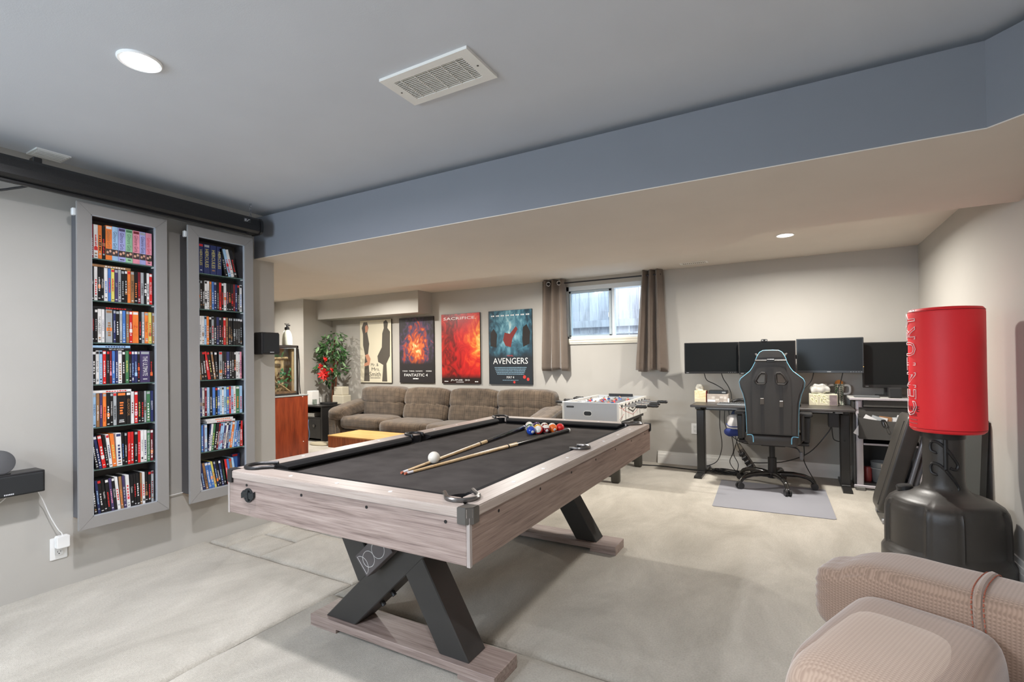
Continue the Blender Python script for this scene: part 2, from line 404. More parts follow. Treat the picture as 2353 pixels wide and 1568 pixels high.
struct('pane', MB().box((-1.87, YB+.088, wz0+.03), (wx1-.03, YB+.092, wz1-.05)), GLASS, w)
struct('latch', MB().box((-1.936, YB+.028, 1.70), (-1.922, YB+.04, 1.76), None, .003), FR, w)
# unseen window, added behind the camera to cast bluish light on the ceiling
w2 = struct('window_added', MB().box((-2.95, YF-.02, .90), (-1.45, YF+.02, .95)), TRIMW)
b = MB()
for p, q in (((-2.9, .95), (-2.85, 2.05)), ((-1.55, .95), (-1.5, 2.05)), ((-2.9, .95), (-1.5, 1.0)), ((-2.9, 2.0), (-1.5, 2.05)), ((-2.22, .95), (-2.18, 2.05))): b.box((p[0], YF-.08, p[1]), (q[0], YF-.02, q[1]))
struct('window_frame', b, FR, w2)
struct('pane', MB().box((-2.87, YF-.052, .97), (-1.53, YF-.048, 2.03)), GLASS, w2)
# --- outside the back window: a board fence across a narrow side yard
FEN = [wood('fence_wood%d' % i, c, (6, 6, .7), .8, 2.0, bump=.05) for i, c in enumerate([((140, 138, 142), (178, 178, 182), (190, 190, 194)), ((148, 146, 150), (184, 184, 188), (196, 196, 200)), ((128, 126, 132), (168, 168, 174), (182, 182, 187))])]
fe = thing('board_fence', 'weathered grey board fence standing outside the basement window', 'fence', (-2.2, 7.0, 1.2))
x = -5.0; i = 0
while x < -.1:
    part('board', MB().box((x, 7.0, 1.2), (x+.142, 7.022, 3.4)), FEN[i % 3], fe); x += .149; i += 1
for z0, z1, y0 in ((1.66, 1.76, 6.962), (1.55, 1.57, 6.9), (2.9, 3.0, 6.962)): part('rail', MB().box((-5, y0, z0), (-.1, 7.0, z1)), FEN[0], fe)
struct('floor_yard', MB().box((-6, YB+.22, 1.2), (1, 8.2, 1.40)), mat('gravel', (176, 176, 178), .9, noise_s=40, noise_amt=.3))
# --- pot lights
TRIM = mat('pot_trim', (240, 240, 238), .4)
LAMPM = {}
for i, (x, y, z, wt, col) in enumerate(POTS):
    lab = {0: 'round recessed ceiling light glowing beside the air vent', 3: 'small round recessed light glowing above the desk, beyond the dropped beam'}.get(i, ['', 'round recessed ceiling light behind the camera near the screen', 'round recessed ceiling light behind the camera on the right', '', 'round recessed light in the far ceiling before the window', 'round recessed light in the far ceiling before the sofa', 'round recessed light in the far left alcove ceiling'][i])
    t = thing('recessed_light', lab, 'ceiling light', (x, y, z), 0, 'recessed ceiling lights')
    R = .058
    part('trim_ring', MB().lathe([(R+.012, 0), (R+.012, -.004), (R+.008, -.008), (R, -.006), (R, 0)], 32, Matrix.Translation((x, y, z))), TRIM, t, True)
    k = 'lamp%d' % (col[2] < .99)
    if k not in MATS: mat(k, (.9, .9, .9), .5, emis=(*col, 28))
    part('lens', MB().lathe([(R, 0), (R, -.004), (R*.6, -.0065)], 32, Matrix.Translation((x, y, z))), MATS[k], t)
    ld = bpy.data.lights.new('pot_lamp', 'AREA'); ld.shape = 'DISK'; ld.size = .11; ld.energy = wt; ld.color = col; ld.spread = math.radians(168)
    lo = bpy.data.objects.new('pot_lamp', ld); COL.objects.link(lo); lo.parent = t; lo.location = (0, 0, -.012)
# added lamp outside that unseen window, tilted up to brighten and cool the ceiling
ld = bpy.data.lights.new('daylight_fill', 'AREA'); ld.shape = 'RECTANGLE'; ld.size = 1.3; ld.size_y = 1.0; ld.energy = 62; ld.color = (.70, .84, 1)
lo = bpy.data.objects.new('daylight_fill', ld); COL.objects.link(lo); lo.location = (-2.2, YF-.16, 1.5); lo.rotation_euler = (math.radians(90+28), 0, 0)
# ================================================================ POOL TABLE
GREYWOOD = wood('grey_wood_x', ((108, 92, 86), (138, 121, 114), (156, 139, 131), (170, 154, 146)), (1.1, 26, 26), .45, 3.2)
GREYWOODY = wood('grey_wood_y', ((98, 80, 72), (128, 108, 99), (144, 124, 113), (158, 138, 127)), (26, 1.1, 26), .45, 3.2)
PALEX = wood('rail_wood_x', ((150, 136, 127), (172, 159, 150), (186, 174, 166)), (1.1, 30, 30), .4, 3)
PALEY = wood('rail_wood_y', ((150, 136, 127), (172, 159, 150), (186, 174, 166)), (30, 1.1, 30), .4, 3)
FELT = mat('black_felt', (72, 68, 66), .95, noise_s=7, noise_amt=.2, bump=.1, bump_s=700, spec=.05)
CUSH = mat('cushion_cloth', (32, 31, 32), .85, spec=.15)
BLKP = mat('black_plastic', (34, 34, 35), .35)
BLKM = mat('black_metal', (40, 39, 39), .42, metal=.3)
GUN = mat('gunmetal', (112, 110, 108), .3, metal=.85)
LEGB = mat('leg_black', (50, 49, 48), .38, noise_s=5, noise_amt=.06)
tx0, tx1, ty0, ty1, tz = -2.082, -.846, 1.235, 3.42, .755
pt = thing('pool_table', 'grey wood pool table with black felt and black crossed legs', 'pool table', ((tx0+tx1)/2, (ty0+ty1)/2, 0))
rw = .098; cw = .048; fz = .715
# slate bed with felt
part('bed', MB().box((tx0+.05, ty0+.05, .66), (tx1-.05, ty1-.05, fz)), FELT, pt)
# rails: mitred wood tops, each its own piece, stopping at the corner caps
cc = .085
def railbox(name, pts, m):
    b = MB(); b.prism(pts, .032, Matrix.Translation((0, 0, tz-.032)), bev=.003); return part(name, b, m, pt)
ycm = (ty0+ty1)/2
railbox('rail', [(tx0+.012, ty0), (tx1-.012, ty0), (tx1-rw, ty0+rw), (tx0+rw, ty0+rw)], PALEX)
railbox('rail', [(tx1-.012, ty1), (tx0+.012, ty1), (tx0+rw, ty1-rw), (tx1-rw, ty1-rw)], PALEX)
railbox('rail', [(tx1, ty0+.012), (tx1, ty1-.012), (tx1-rw, ty1-rw), (tx1-rw, ty0+rw)], PALEY)
railbox('rail', [(tx0, ty1-.012), (tx0, ty0+.012), (tx0+rw, ty0+rw), (tx0+rw, ty1-rw)], PALEY)
# cushions: six, with a slanting nose
def cushion(p, q, n):
    """p,q along the wood edge, n = inward"""
    p, q, n = Vector((*p, 0)), Vector((*q, 0)), Vector((*n, 0)); d = (q-p).normalized()
    pr = [(0, tz-.001), (cw*.55, tz-.004), (cw, tz-.014), (cw, tz-.022), (cw*.35, fz-.002), (0, fz-.002)]
    b = MB(); A = [b.bm.verts.new(p+n*u+d*(u*.75)+Vector((0, 0, z))) for u, z in pr]; B = [b.bm.verts.new(q+n*u-d*(u*.75)+Vector((0, 0, z))) for u, z in pr]
    k = len(pr)
    for i in range(k): b.bm.faces.new((A[i], B[i], B[(i+1) % k], A[(i+1) % k]))
    b.bm.faces.new(A[::-1]); b.bm.faces.new(B); bmesh.ops.recalc_face_normals(b.bm, faces=b.bm.faces[:])
    part('cushion', b, CUSH, pt)
ix0, ix1, iy0, iy1 = tx0+rw, tx1-rw, ty0+rw, ty1-rw; pk = .055
cushion((ix0+pk, iy0), (ix1-pk, iy0), (0, 1)); cushion((ix1-pk, iy1), (ix0+pk, iy1), (0, -1))
for x, n in ((ix0, 1), (ix1, -1)):
    for a, b_ in ((iy0+pk, ycm-.05), (ycm+.05, iy1-pk)): cushion((x, a) if n > 0 else (x, b_), (x, b_) if n > 0 else (x, a), (n, 0))
# pockets: dark cups, with bent metal rims
PDARK = mat('pocket_rubber', (26, 27, 30), .3)
for x, y, ang in ((ix0-.006, iy0-.006, 225), (ix1+.006, iy0-.006, 315), (ix0-.006, iy1+.006, 135), (ix1+.006, iy1+.006, 45), (ix0-.012, ycm, 180), (ix1+.012, ycm, 0)):
    corner = ang % 90 != 0
    r = .05 if corner else .046
    part('pocket', MB().lathe([(r, tz+.001), (r*.98, tz-.02), (r*.9, tz-.06), (r*.75, tz-.075), (.004, tz-.078)], 28, Matrix.Translation((x, y, 0)), cap=False), PDARK, pt, True)
    a0 = math.radians(ang); sp = math.radians(112 if corner else 100); pts = []
    dx, dy = math.cos(a0), math.sin(a0)
    tail = .045 if corner else .02
    for s in (-1, 1):
        e = a0+s*sp; ex, ey = x+r*1.04*math.cos(e), y+r*1.04*math.sin(e)
        pts.append((s, (ex-dx*tail, ey-dy*tail)))
    L = [(*pts[0][1], tz-.012), (*pts[0][1], tz+.006)]+[(x+r*1.06*math.cos(a0-sp+2*sp*k/16), y+r*1.06*math.sin(a0-sp+2*sp*k/16), tz+.007) for k in range(17)]+[(*pts[1][1], tz+.006), (*pts[1][1], tz-.012)]
    part('pocket_rim', MB().tube(L, .0075, 8), GUN if (x > -1.4) else BLKM, pt, True)
    # felt-coloured opening on the bed
    part('pocket_hole', MB().lathe([(r*1.0, fz+.0012), (r*.2, fz+.0014)], 24, Matrix.Translation((x+(-dx*.008), y-dy*.008, 0))), PDARK, pt)
# corner caps with chamfered corners
for sx, sy, x, y in ((-1, -1, tx0, ty0), (1, -1, tx1, ty0), (-1, 1, tx0, ty1), (1, 1, tx1, ty1)):
    e = .003; c1, c2 = .046, .03
    P_ = [(x+sx*e, y-sy*c1), (x+sx*e, y-sy*.016), (x-sx*.016, y+sy*e), (x-sx*c1, y+sy*e), (x-sx*.042, y-sy*.042)]
    part('corner_cap', MB().prism(P_, .052, Matrix.Translation((0, 0, tz-.05)), bev=.002), GUN if (sx, sy) == (1, -1) else BLKP, pt)
# apron boards and pale corner strips
az0, az1, ai = .578, tz-.030, .006
ax0, ax1, ay0, ay1 = tx0+ai, tx1-ai, ty0+ai, ty1-ai
part('apron_board', MB().box((ax0+.012, ay0, az0), (ax1-.012, ay0+.02, az1), None, .002), GREYWOOD, pt)
part('apron_board', MB().box((ax0+.012, ay1-.02, az0), (ax1-.012, ay1, az1), None, .002), GREYWOOD, pt)
part('apron_board', MB().box((ax1-.02, ay0+.012, az0), (ax1, ay1-.012, az1), None, .002), GREYWOODY, pt)
part('apron_board', MB().box((ax0, ay0+.012, az0), (ax0+.02, ay1-.012, az1), None, .002), GREYWOODY, pt)
PST = wood('pale_strip', ((142, 132, 126), (166, 157, 152), (178, 170, 165)), (14, 14, 1), .45, 3)
for x in (ax0, ax1-.012):
    for y in (ay0, ay1-.012): part('corner_strip', MB().box((x, y, az0-.002), (x+.012, y+.012, az1)), PST, pt)
part('underframe', MB().box((ax0+.03, ay0+.03, az0+.004), (ax1-.03, ay1-.03, az0+.03)), mat('particle_board', (120, 108, 92), .8), pt)
# sight marks (white diamonds) on the rails, screw holes under them
DOT = mat('sight_white', (236, 234, 232), .4); HOLE = mat('hole_black', (14, 13, 13), .8)
dm = MB().lathe([(.0075, 0), (.0075, .0012)], 12).mesh('sight'); hm = MB().lathe([(.0055, 0), (.0055, .0012)], 12).mesh('hole')
def dot(me, name, m, M):
    q = me.copy(); q.transform(M); part(name, q, m, pt)
ox = .045
for k in (1, 2, 3):
    X = ix0+(ix1-ix0)*k/4
    for y in (ty0+ox, ty1-ox): dot(dm, 'sight', DOT, Matrix.Translation((X, y, tz)))
for k in (1, 2, 3, 5, 6, 7):
    Y = iy0+(iy1-iy0)*k/8
    for x in (tx0+ox, tx1-ox): dot(dm, 'sight', DOT, Matrix.Translation((x, Y, tz)))
for k in range(4):
    dot(hm, 'screw_hole', HOLE, Matrix.Translation((ax0+.13+k*.335, ay0-.0005, az1-.022)) @ Matrix.Rotation(PI/2, 4, 'X'))
for k in range(7):
    dot(hm, 'screw_hole', HOLE, Matrix.Translation((ax1-.0006, ay0+.17+k*.31, az1-.022)) @ Matrix.Rotation(PI/2, 4, 'Y'))
# cast emblem on the near apron: a ring crossed by two plates
EMB = mat('emblem_black', (52, 56, 58), .35, metal=.6, bump=.4, bump_s=300)
ex, ez = tx0+.150, .664
em = MB()
for r0, r1 in ((.024, .018),):
    em.prism(ellipse(r0*1.2, r0*1.2, 24), .006, XZ(ay0+.0005, ex, ez), holes=[ellipse(r1*1.2, r1*1.2, 24)])
em.prism([(-.042, .006), (-.03, .018), (.03, .012), (.042, .018), (.042, -.004), (.03, -.016), (-.03, -.010), (-.042, -.016)], .009, XZ(ay0+.0005, ex, ez), bev=.0015)
em.prism([(-.008, .022), (.008, .022), (.005, .006), (.009, -.022), (-.009, -.022), (-.005, .006)], .011, XZ(ay0+.0005, ex, ez), bev=.0015)
part('emblem', em, EMB, pt)
# legs: at each end a long beam and a short beam crossing, on a wooden foot beam
def end_frame(y):
    d = .062; y0, y1 = y-d, y+d
    def slab(x0b, x1b, x0t, x1t, zb, ztp, ya, yb):
        b = MB(); b.hexa([(x0b, ya, zb), (x1b, ya, zb), (x1b, yb, zb), (x0b, yb, zb), (x0t, ya, ztp), (x1t, ya, ztp), (x1t, yb, ztp), (x0t, yb, ztp)])
        bmesh.ops.bevel(b.bm, geom=b.bm.edges[:], offset=.004, segments=1, affect='EDGES'); return b
    # one beam rising to the right, a leg falling to the right, and a short upper piece on the left parallel to the leg
    part('leg_beam', slab(-1.862, -1.680, -1.302, -1.120, .052, .577, y0, y1), LEGB, pt)
    part('leg_beam', slab(-1.222, -1.082, -1.545, -1.402, .052, .577, y0+.0015, y1-.0015), LEGB, pt)
    part('leg_beam', slab(-1.663, -1.529, -1.853, -1.719, .245, .577, y0+.003, y1-.003), LEGB, pt)
    part('foot_beam', MB().box((-1.94, y-.085, .018), (-.955, y+.085, .052), None, .002), GREYWOOD, pt)
    for a, b_ in ((-1.94, -1.775), (-1.12, -.955)): part('foot_pad', MB().box((a, y-.084, 0), (b_, y+.084, .0185), None, .001), GREYWOOD, pt)
    for q in (-1.54, -1.48):
        z_ = .052+(q-.02+1.680)/.56*.525; part('bolt_head', MB().cyl((q-.02, y-.02, z_), (q-.006, y-.02, z_-.014), .010, 8), BLKM, pt)
end_frame(1.62); end_frame(3.03)
# cable box tucked under the table between the beams, printed with thin rings
cb = thing('printed_box', 'dark box printed with white rings tucked between the pool table legs', 'box', (-1.56, 1.54, .36))
M_ = Matrix.Translation((-1.505, 1.525, .412)) @ Matrix.Rotation(math.radians(-42), 4, 'Y')
part('box_body', MB().box((-.095, -.028, -.05), (.095, .02, .05), M_, .002), mat('box_grey', (86, 80, 80), .6), cb)
RG = mat('print_white', (226, 224, 222), .5)
for cx, r in ((-.095, .044), (-.035, .034), (.035, .036)):
    pts = [(cx+r*math.cos(a), -.0285, r*.95*math.sin(a)) for a in [2*PI*k/28 for k in range(29)] if -.092 < cx+r*math.cos(a) < .092]
    part('printed_ring', MB().tube([M_ @ Vector(p) for p in pts], .0011, 4), RG, cb)
# ---------------------------------------------------------------- balls and cues
BR = .0285
def ballmat(n, col, stripe):
    m = bpy.data.materials.new('ball_%d' % n); m.use_nodes = True; nd, l, b = nodes_of(m)
    b.inputs['Roughness'].default_value = .06; b.inputs['Coat Weight'].default_value = .6; b.inputs['Base Color'].default_value = srgb(*col)
    if stripe:
        tc = nd.new('ShaderNodeTexCoord'); sp = nd.new('ShaderNodeSeparateXYZ'); l.new(tc.outputs['Object'], sp.inputs[0])
        ab = nd.new('ShaderNodeMath'); ab.operation = 'ABSOLUTE'; l.new(sp.outputs['Z'], ab.inputs[0])
        lt = nd.new('ShaderNodeMath'); lt.operation = 'LESS_THAN'; lt.inputs[1].default_value = .0165; l.new(ab.outputs[0], lt.inputs[0])
        mx = nd.new('ShaderNodeMixRGB'); mx.inputs[1].default_value = srgb(232, 228, 216); mx.inputs[2].default_value = srgb(*col); l.new(lt.outputs[0], mx.inputs[0]); l.new(mx.outputs[0], b.inputs['Base Color'])
    m.diffuse_color = srgb(*col); return m
BC = {1: (226, 178, 40), 2: (28, 70, 170), 3: (214, 34, 30), 4: (74, 42, 110), 5: (232, 108, 34), 6: (26, 96, 60), 7: (122, 26, 34), 8: (22, 22, 24), 9: (226, 178, 40), 10: (28, 70, 170), 11: (214, 34, 30), 12: (74, 42, 110), 13: (232, 108, 34), 14: (26, 96, 60), 15: (122, 26, 34)}
NM = {1: 'solid yellow', 2: 'solid blue', 3: 'solid red', 4: 'solid purple', 5: 'solid orange', 6: 'solid green', 7: 'solid maroon', 8: 'solid black', 9: 'yellow striped', 10: 'blue striped', 11: 'red striped', 12: 'purple striped', 13: 'orange striped', 14: 'green striped', 15: 'maroon striped'}
sm = MB().sphere((0, 0, 0), BR, 32, 20)
smesh = sm.mesh('ball', True)
def ball(pos, m, lab, rot, num=None):
    me = smesh.copy(); o = bpy.data.objects.new('billiard_ball', me); COL.objects.link(o); o.location = pos; o.rotation_euler = rot
    me.materials.append(m); o['label'] = lab; o['category'] = 'ball'; o['group'] = 'balls on the pool table'
    if num is not None:
        c = MB().lathe([(.0095, BR-.0014), (.006, BR-.0003), (.001, BR+.0002)], 18); c.bm.verts.ensure_lookup_table()
        d = bpy.data.objects.new('number_spot', c.mesh('number_spot', True)); COL.objects.link(d); d.data.materials.append(mat('spot_white', (238, 236, 230), .1)); d.parent = o; d.rotation_euler = (PI/2, 0, 0)
        e = bpy.data.objects.new('number', text(str(num), Matrix.Translation((0, 0, BR+.0004)), h=.008)); COL.objects.link(e); e.data.materials.append(HOLE); e.parent = d
ball((-1.481, 1.868, fz+BR), mat('cue_ball', (222, 216, 204), .06, coat=.6), 'plain ivory white cue ball beside the two crossed cues', (0, 0, 0))
# rack: apex towards the near end, five across at the back
for r, row in enumerate([[2], [14, 11], [6, 1, 15], [12, 8, 7, 5], [10, 4, 9, 13, 3]]):
    for c, n in enumerate(row):
        tilt = {2: (.2, 0, .9), 11: (1.1, .5, 0), 15: (.25, 0, .75), 5: (.2, 0, .9), 3: (0, 0, -1.2)}.get(n, (random.uniform(-1, 1), random.uniform(-1, 1), random.uniform(-1, 1)))
        ball((-1.470+(c-r/2)*BR*2.01, 2.846+r*BR*1.745, fz+BR), ballmat(n, BC[n], n > 8), NM[n]+' numbered ball in the tight rack on the felt', tilt, n)
def cue(tip, butt, lab, joint_f=.52, dark0=.60):
    t = Vector(tip); e = Vector(butt); d = e-t; L = d.length; d.normalize()
    r = thing('pool_cue', lab, 'pool cue', tuple(t), 0, 'cues on the pool table')
    rad = lambda f: .0052+.0082*f**.9
    def seg(name, f0, f1, m, dr=0, parent=r):
        fs = [f0+(f1-f0)*i/6 for i in range(7)]; b = MB(); M = Matrix.Translation(t) @ d.to_track_quat('Z', 'Y').to_matrix().to_4x4()
        b.lathe([(rad(f)+dr, f*L) for f in fs], 16, M); return part(name, b, m, parent, True)
    maple = wood('maple', ((196, 160, 114), (214, 182, 138), (226, 198, 156)), (3, 3, 3), .25, 3, bump=.03)
    seg('tip', 0, .008, mat('cue_tip', (176, 96, 70), .7)); seg('ferrule', .008, .032, mat('ferrule_white', (226, 222, 226), .4))
    seg('shaft', .032, joint_f, maple); seg('joint', joint_f-.003, joint_f+.004, HOLE, .0006); seg('forearm', joint_f+.004, dark0, wood('maple_b', ((204, 172, 126), (222, 192, 146), (232, 206, 164)), (3, 3, 3), .22, 3, bump=.03))
    seg('butt', dark0-.02, .99, mat('cue_black', (22, 22, 24), .12, coat=.5), .0004); seg('bumper', .99, 1, mat('bumper_white', (232, 230, 226), .4), .0008)
cz = fz
cue((-1.443, 1.622, cz+.0066), (-1.299, 3.059, cz+.0136), 'two-tone maple cue with black butt, nearest the right rail')
cue((-1.468, 1.628, cz+.0066), (-1.633, 3.060, cz+.0136), 'two-tone maple cue with black butt, touching the cue ball')
# ================================================================ WALL CABINETS FULL OF DISCS
CABF = mat('cabinet_grey', (146, 143, 140), .42, noise_s=3, noise_amt=.03); CABS = mat('cabinet_side', (96, 96, 100), .5); CABI = mat('cabinet_inside', (92, 88, 84), .6)
RAWW = wood('raw_wood', ((190, 138, 78), (214, 162, 100)), (8, 1, 8), .7, 3)
GLS = bpy.data.materials.new('shelf_glass'); GLS.use_nodes = True; _n, _l, _b = nodes_of(GLS)
_b.inputs['Base Color'].default_value = srgb(120, 150, 142); _b.inputs['Roughness'].default_value = .06; _b.inputs['Alpha'].default_value = .55
CLIP = mat('shelf_clip', (226, 228, 228), .3)
XF = -3.315; XD = -3.338
SHZ = [1.790, 1.557, 1.3245, 1.094, .858, .6265, .381]
def cabinet(y0, y1, label):
    z0, z1 = .318, 2.081; fw = .062; o = .030
    t = thing('disc_cabinet', label, 'cabinet', (XL, (y0+y1)/2, z0), 0, 'wall-hung disc cabinets')
    cy0, cy1, cz0, cz1 = y0+o, y1-o, z0+.045, z1-.04
    b = MB(); T = .015
    b.box((XL+.001, cy0, cz0), (XF-.018, cy0+T, cz1)); b.box((XL+.001, cy1-T, cz0), (XF-.018, cy1, cz1))
    b.box((XL+.001, cy0+T, cz1-T), (XF-.018, cy1-T, cz1))
    part('side_panels', b, CABS, t)
    part('bottom_panel', MB().box((XL+.001, cy0+T, cz0), (XF-.018, cy1-T, cz0+.018)), CABS, t)
    part('raw_edge', MB().box((XL+.002, cy0+.001, cz0-.002), (XF-.02, cy1-.001, cz0)), RAWW, t, label='bare wood underside')
    part('back_panel', MB().box((XL+.001, cy0+T, cz0+.018), (XL+.007, cy1-T, cz1-T)), CABI, t)
    # mitred frame of four mouldings with a light inner bead
    Y0, Y1, Z0, Z1 = y0+fw, y1-fw, z0+.062, z1-.06
    for nm, P_ in (('frame_rail', [(y0, z0), (y1, z0), (Y1, Z0), (Y0, Z0)]), ('frame_rail', [(y1, z1), (y0, z1), (Y0, Z1), (Y1, Z1)]), ('frame_stile', [(y0, z1), (y0, z0), (Y0, Z0), (Y0, Z1)]), ('frame_stile', [(y1, z0), (y1, z1), (Y1, Z1), (Y1, Z0)])):
        part(nm, MB().prism(P_, .018, YZ(XF-.018), bev=.0012), CABF, t)
    b = MB(); e = .004
    for p, q in (((Y0, Z0), (Y0+e, Z1)), ((Y1-e, Z0), (Y1, Z1)), ((Y0, Z0), (Y1, Z0+e)), ((Y0, Z1-e), (Y1, Z1))): b.box((XF-.018, p[0], p[1]), (XF-.002, q[0], q[1]))
    part('inner_bead', b, mat('bead_silver', (176, 180, 186), .35, metal=.2), t)
    for i, z in enumerate(SHZ[:-1]):
        s = part('glass_shelf', MB().box((XL+.01, cy0+T+.001, z-.006), (XF-.021, cy1-T-.001, z), None, .0008), GLS, t)
        part('shelf_clip', MB().box((XF-.05, cy1-T-.022, z-.012), (XF-.026, cy1-T-.002, z-.0065), None, .001), CLIP, s)
    part('hinge', MB().box((XF-.045, y0-.012, z1-.075), (XF-.02, y0+.006, z1-.035), None, .004), CLIP, t)
    return cy0+T, cy1-T
cabinet(1.180, 1.620, 'left of two tall grey wall cabinets, nearest the power outlet'); cabinet(1.741, 2.177, 'right of two tall grey wall cabinets, nearest the beam')
PAL = {'K': ((30, 29, 30), 'black'), 'W': ((222, 220, 218), 'white'), 'R': ((206, 40, 40), 'red'), 'O': ((232, 126, 58), 'orange'), 'B': ((74, 118, 186), 'blue'), 'Y': ((212, 200, 106), 'yellow'), 'G': ((70, 122, 82), 'green'),
       'N': ((44, 52, 96), 'navy'), 'P': ((70, 60, 98), 'purple'), 'L': ((158, 192, 222), 'pale blue'), 'S': ((162, 166, 168), 'silver'), 'T': ((152, 112, 76), 'tan'), 'M': ((116, 32, 42), 'maroon'), 'I': ((226, 146, 164), 'pink'), 'V': ((164, 166, 214), 'lavender'), 'J': ((152, 198, 160), 'mint')}
def spine_mat(c):
    nm = 'spine_'+PAL[c][1].replace(' ', '_')
    if nm in MATS: return MATS[nm]
    return mat(nm, PAL[c][0], .32, noise_s=26, noise_amt=.16, stretch=(1, 1, .5))
INK = {c: mat('ink_'+PAL[c][1].replace(' ', '_'), PAL[c][0], .5) for c in PAL}
CASE = mat('case_plastic', (26, 26, 28), .3)
ORD = ['first', 'second', 'third', 'fourth', 'fifth', 'sixth', 'seventh', 'eighth', 'ninth', 'tenth', 'eleventh', 'twelfth', 'thirteenth', 'fourteenth', 'fifteenth', 'sixteenth', 'seventeenth', 'eighteenth', 'nineteenth']
SHN = ['top', 'second', 'third', 'fourth', 'fifth', 'sixth', 'bottom']
MARK = MB().box((-.5, -.5, 0), (.5, .5, 1)).mesh('mark')
def marks(parent, M0, w, h, code, ink, title, rnd):
    """print on a spine, in spine coordinates: local X across, local Y up"""
    out = []
    def blk(name, cx, cy, ww, hh, m, d=.0004):
        q = MARK.copy(); q.transform(M0 @ Matrix.Translation((cx, cy, 0)) @ Matrix.Diagonal((ww, hh, d, 1))); part(name, q, m, parent)
    lo = INK['W'] if code not in 'WLSYVJI' else INK['K']
    if w > .009:
        if rnd.random() < .65: blk('format_mark', 0, -h/2+rnd.uniform(.009, .022), w*rnd.uniform(.4, .6), .0045, lo)
        if rnd.random() < .4: blk('studio_mark', 0, -h/2+.026, w*.5, .008, rnd.choice([lo, INK['T'], INK['S'], INK['S']]))
        if rnd.random() < .5: blk('top_band', 0, h/2-.012, w*.8, .014, rnd.choice([lo, INK['R'], INK['S'], INK[ink]]))
        if not title and rnd.random() < .25: blk('picture_block', 0, rnd.uniform(-.045, -.01), w*.8, .02, rnd.choice([INK['T'], INK['I'], INK[ink], INK['O']]))
    if title == 'Gilmore Girls':
        blk('picture_block', 0, -.052, w*.94, .036, mat('print_dusk', (66, 52, 50), .5))
        for s_ in (-1, 1): part('picture_spot', MB().prism(ellipse(w*.17, .0075, 10, s_*w*.2, -.050+.004*s_), .0007, M0), INK['A'] if 'A' in INK else mat('print_peach', (214, 166, 140), .5), parent)
    if title:
        me = text(title, M0 @ basis((0, .02 if title == 'Gilmore Girls' else .004, .0003), (0, -1, 0), (1, 0, 0)), h=min(w*.55, .024), w=h*(.5 if title == 'Gilmore Girls' else .62)); part('title', me, INK[ink], parent)
    elif w > .008:        # titles too small to read: short runs of printed strokes
        a = h*rnd.uniform(.08, .2); n = rnd.randint(5, 9); L = h*rnd.uniform(.36, .5)
        for_b = MB(); y = a
        for k in range(n):
            s_ = L/n*rnd.uniform(.5, .8); for_b.box((-w*.2, y-s_, 0), (w*rnd.uniform(.08, .24), y, .0005), M0); y -= L/n
        part('title', for_b, INK[ink], parent)
def disc(y0, y1, zb, h, code, ink, title, lean, label, group, rnd, x=XD, dep=.118):
    w = y1-y0; yc = (y0+y1)/2
    box = w > .024
    M = Matrix.Translation((x, yc, zb+(w/2)*abs(math.sin(math.radians(lean))))) @ Matrix.Rotation(math.radians(lean), 4, 'X')
    o = solo('disc_case', MB().box((-dep, -w/2+.0004, 0), (-.0008, w/2-.0004, h), M, .0008), spine_mat(code) if box or code in 'WOJIVLY' else CASE, label, 'disc case', group)
    sp = part('spine', MB().box((-.0008, -w/2+.0008, .001), (0, w/2-.0008, h-.001), M), spine_mat(code), o)
    marks(sp, M @ basis((0, 0, h/2), (0, 1, 0), (0, 0, 1)), w, h, code, ink, title, rnd)
    return o
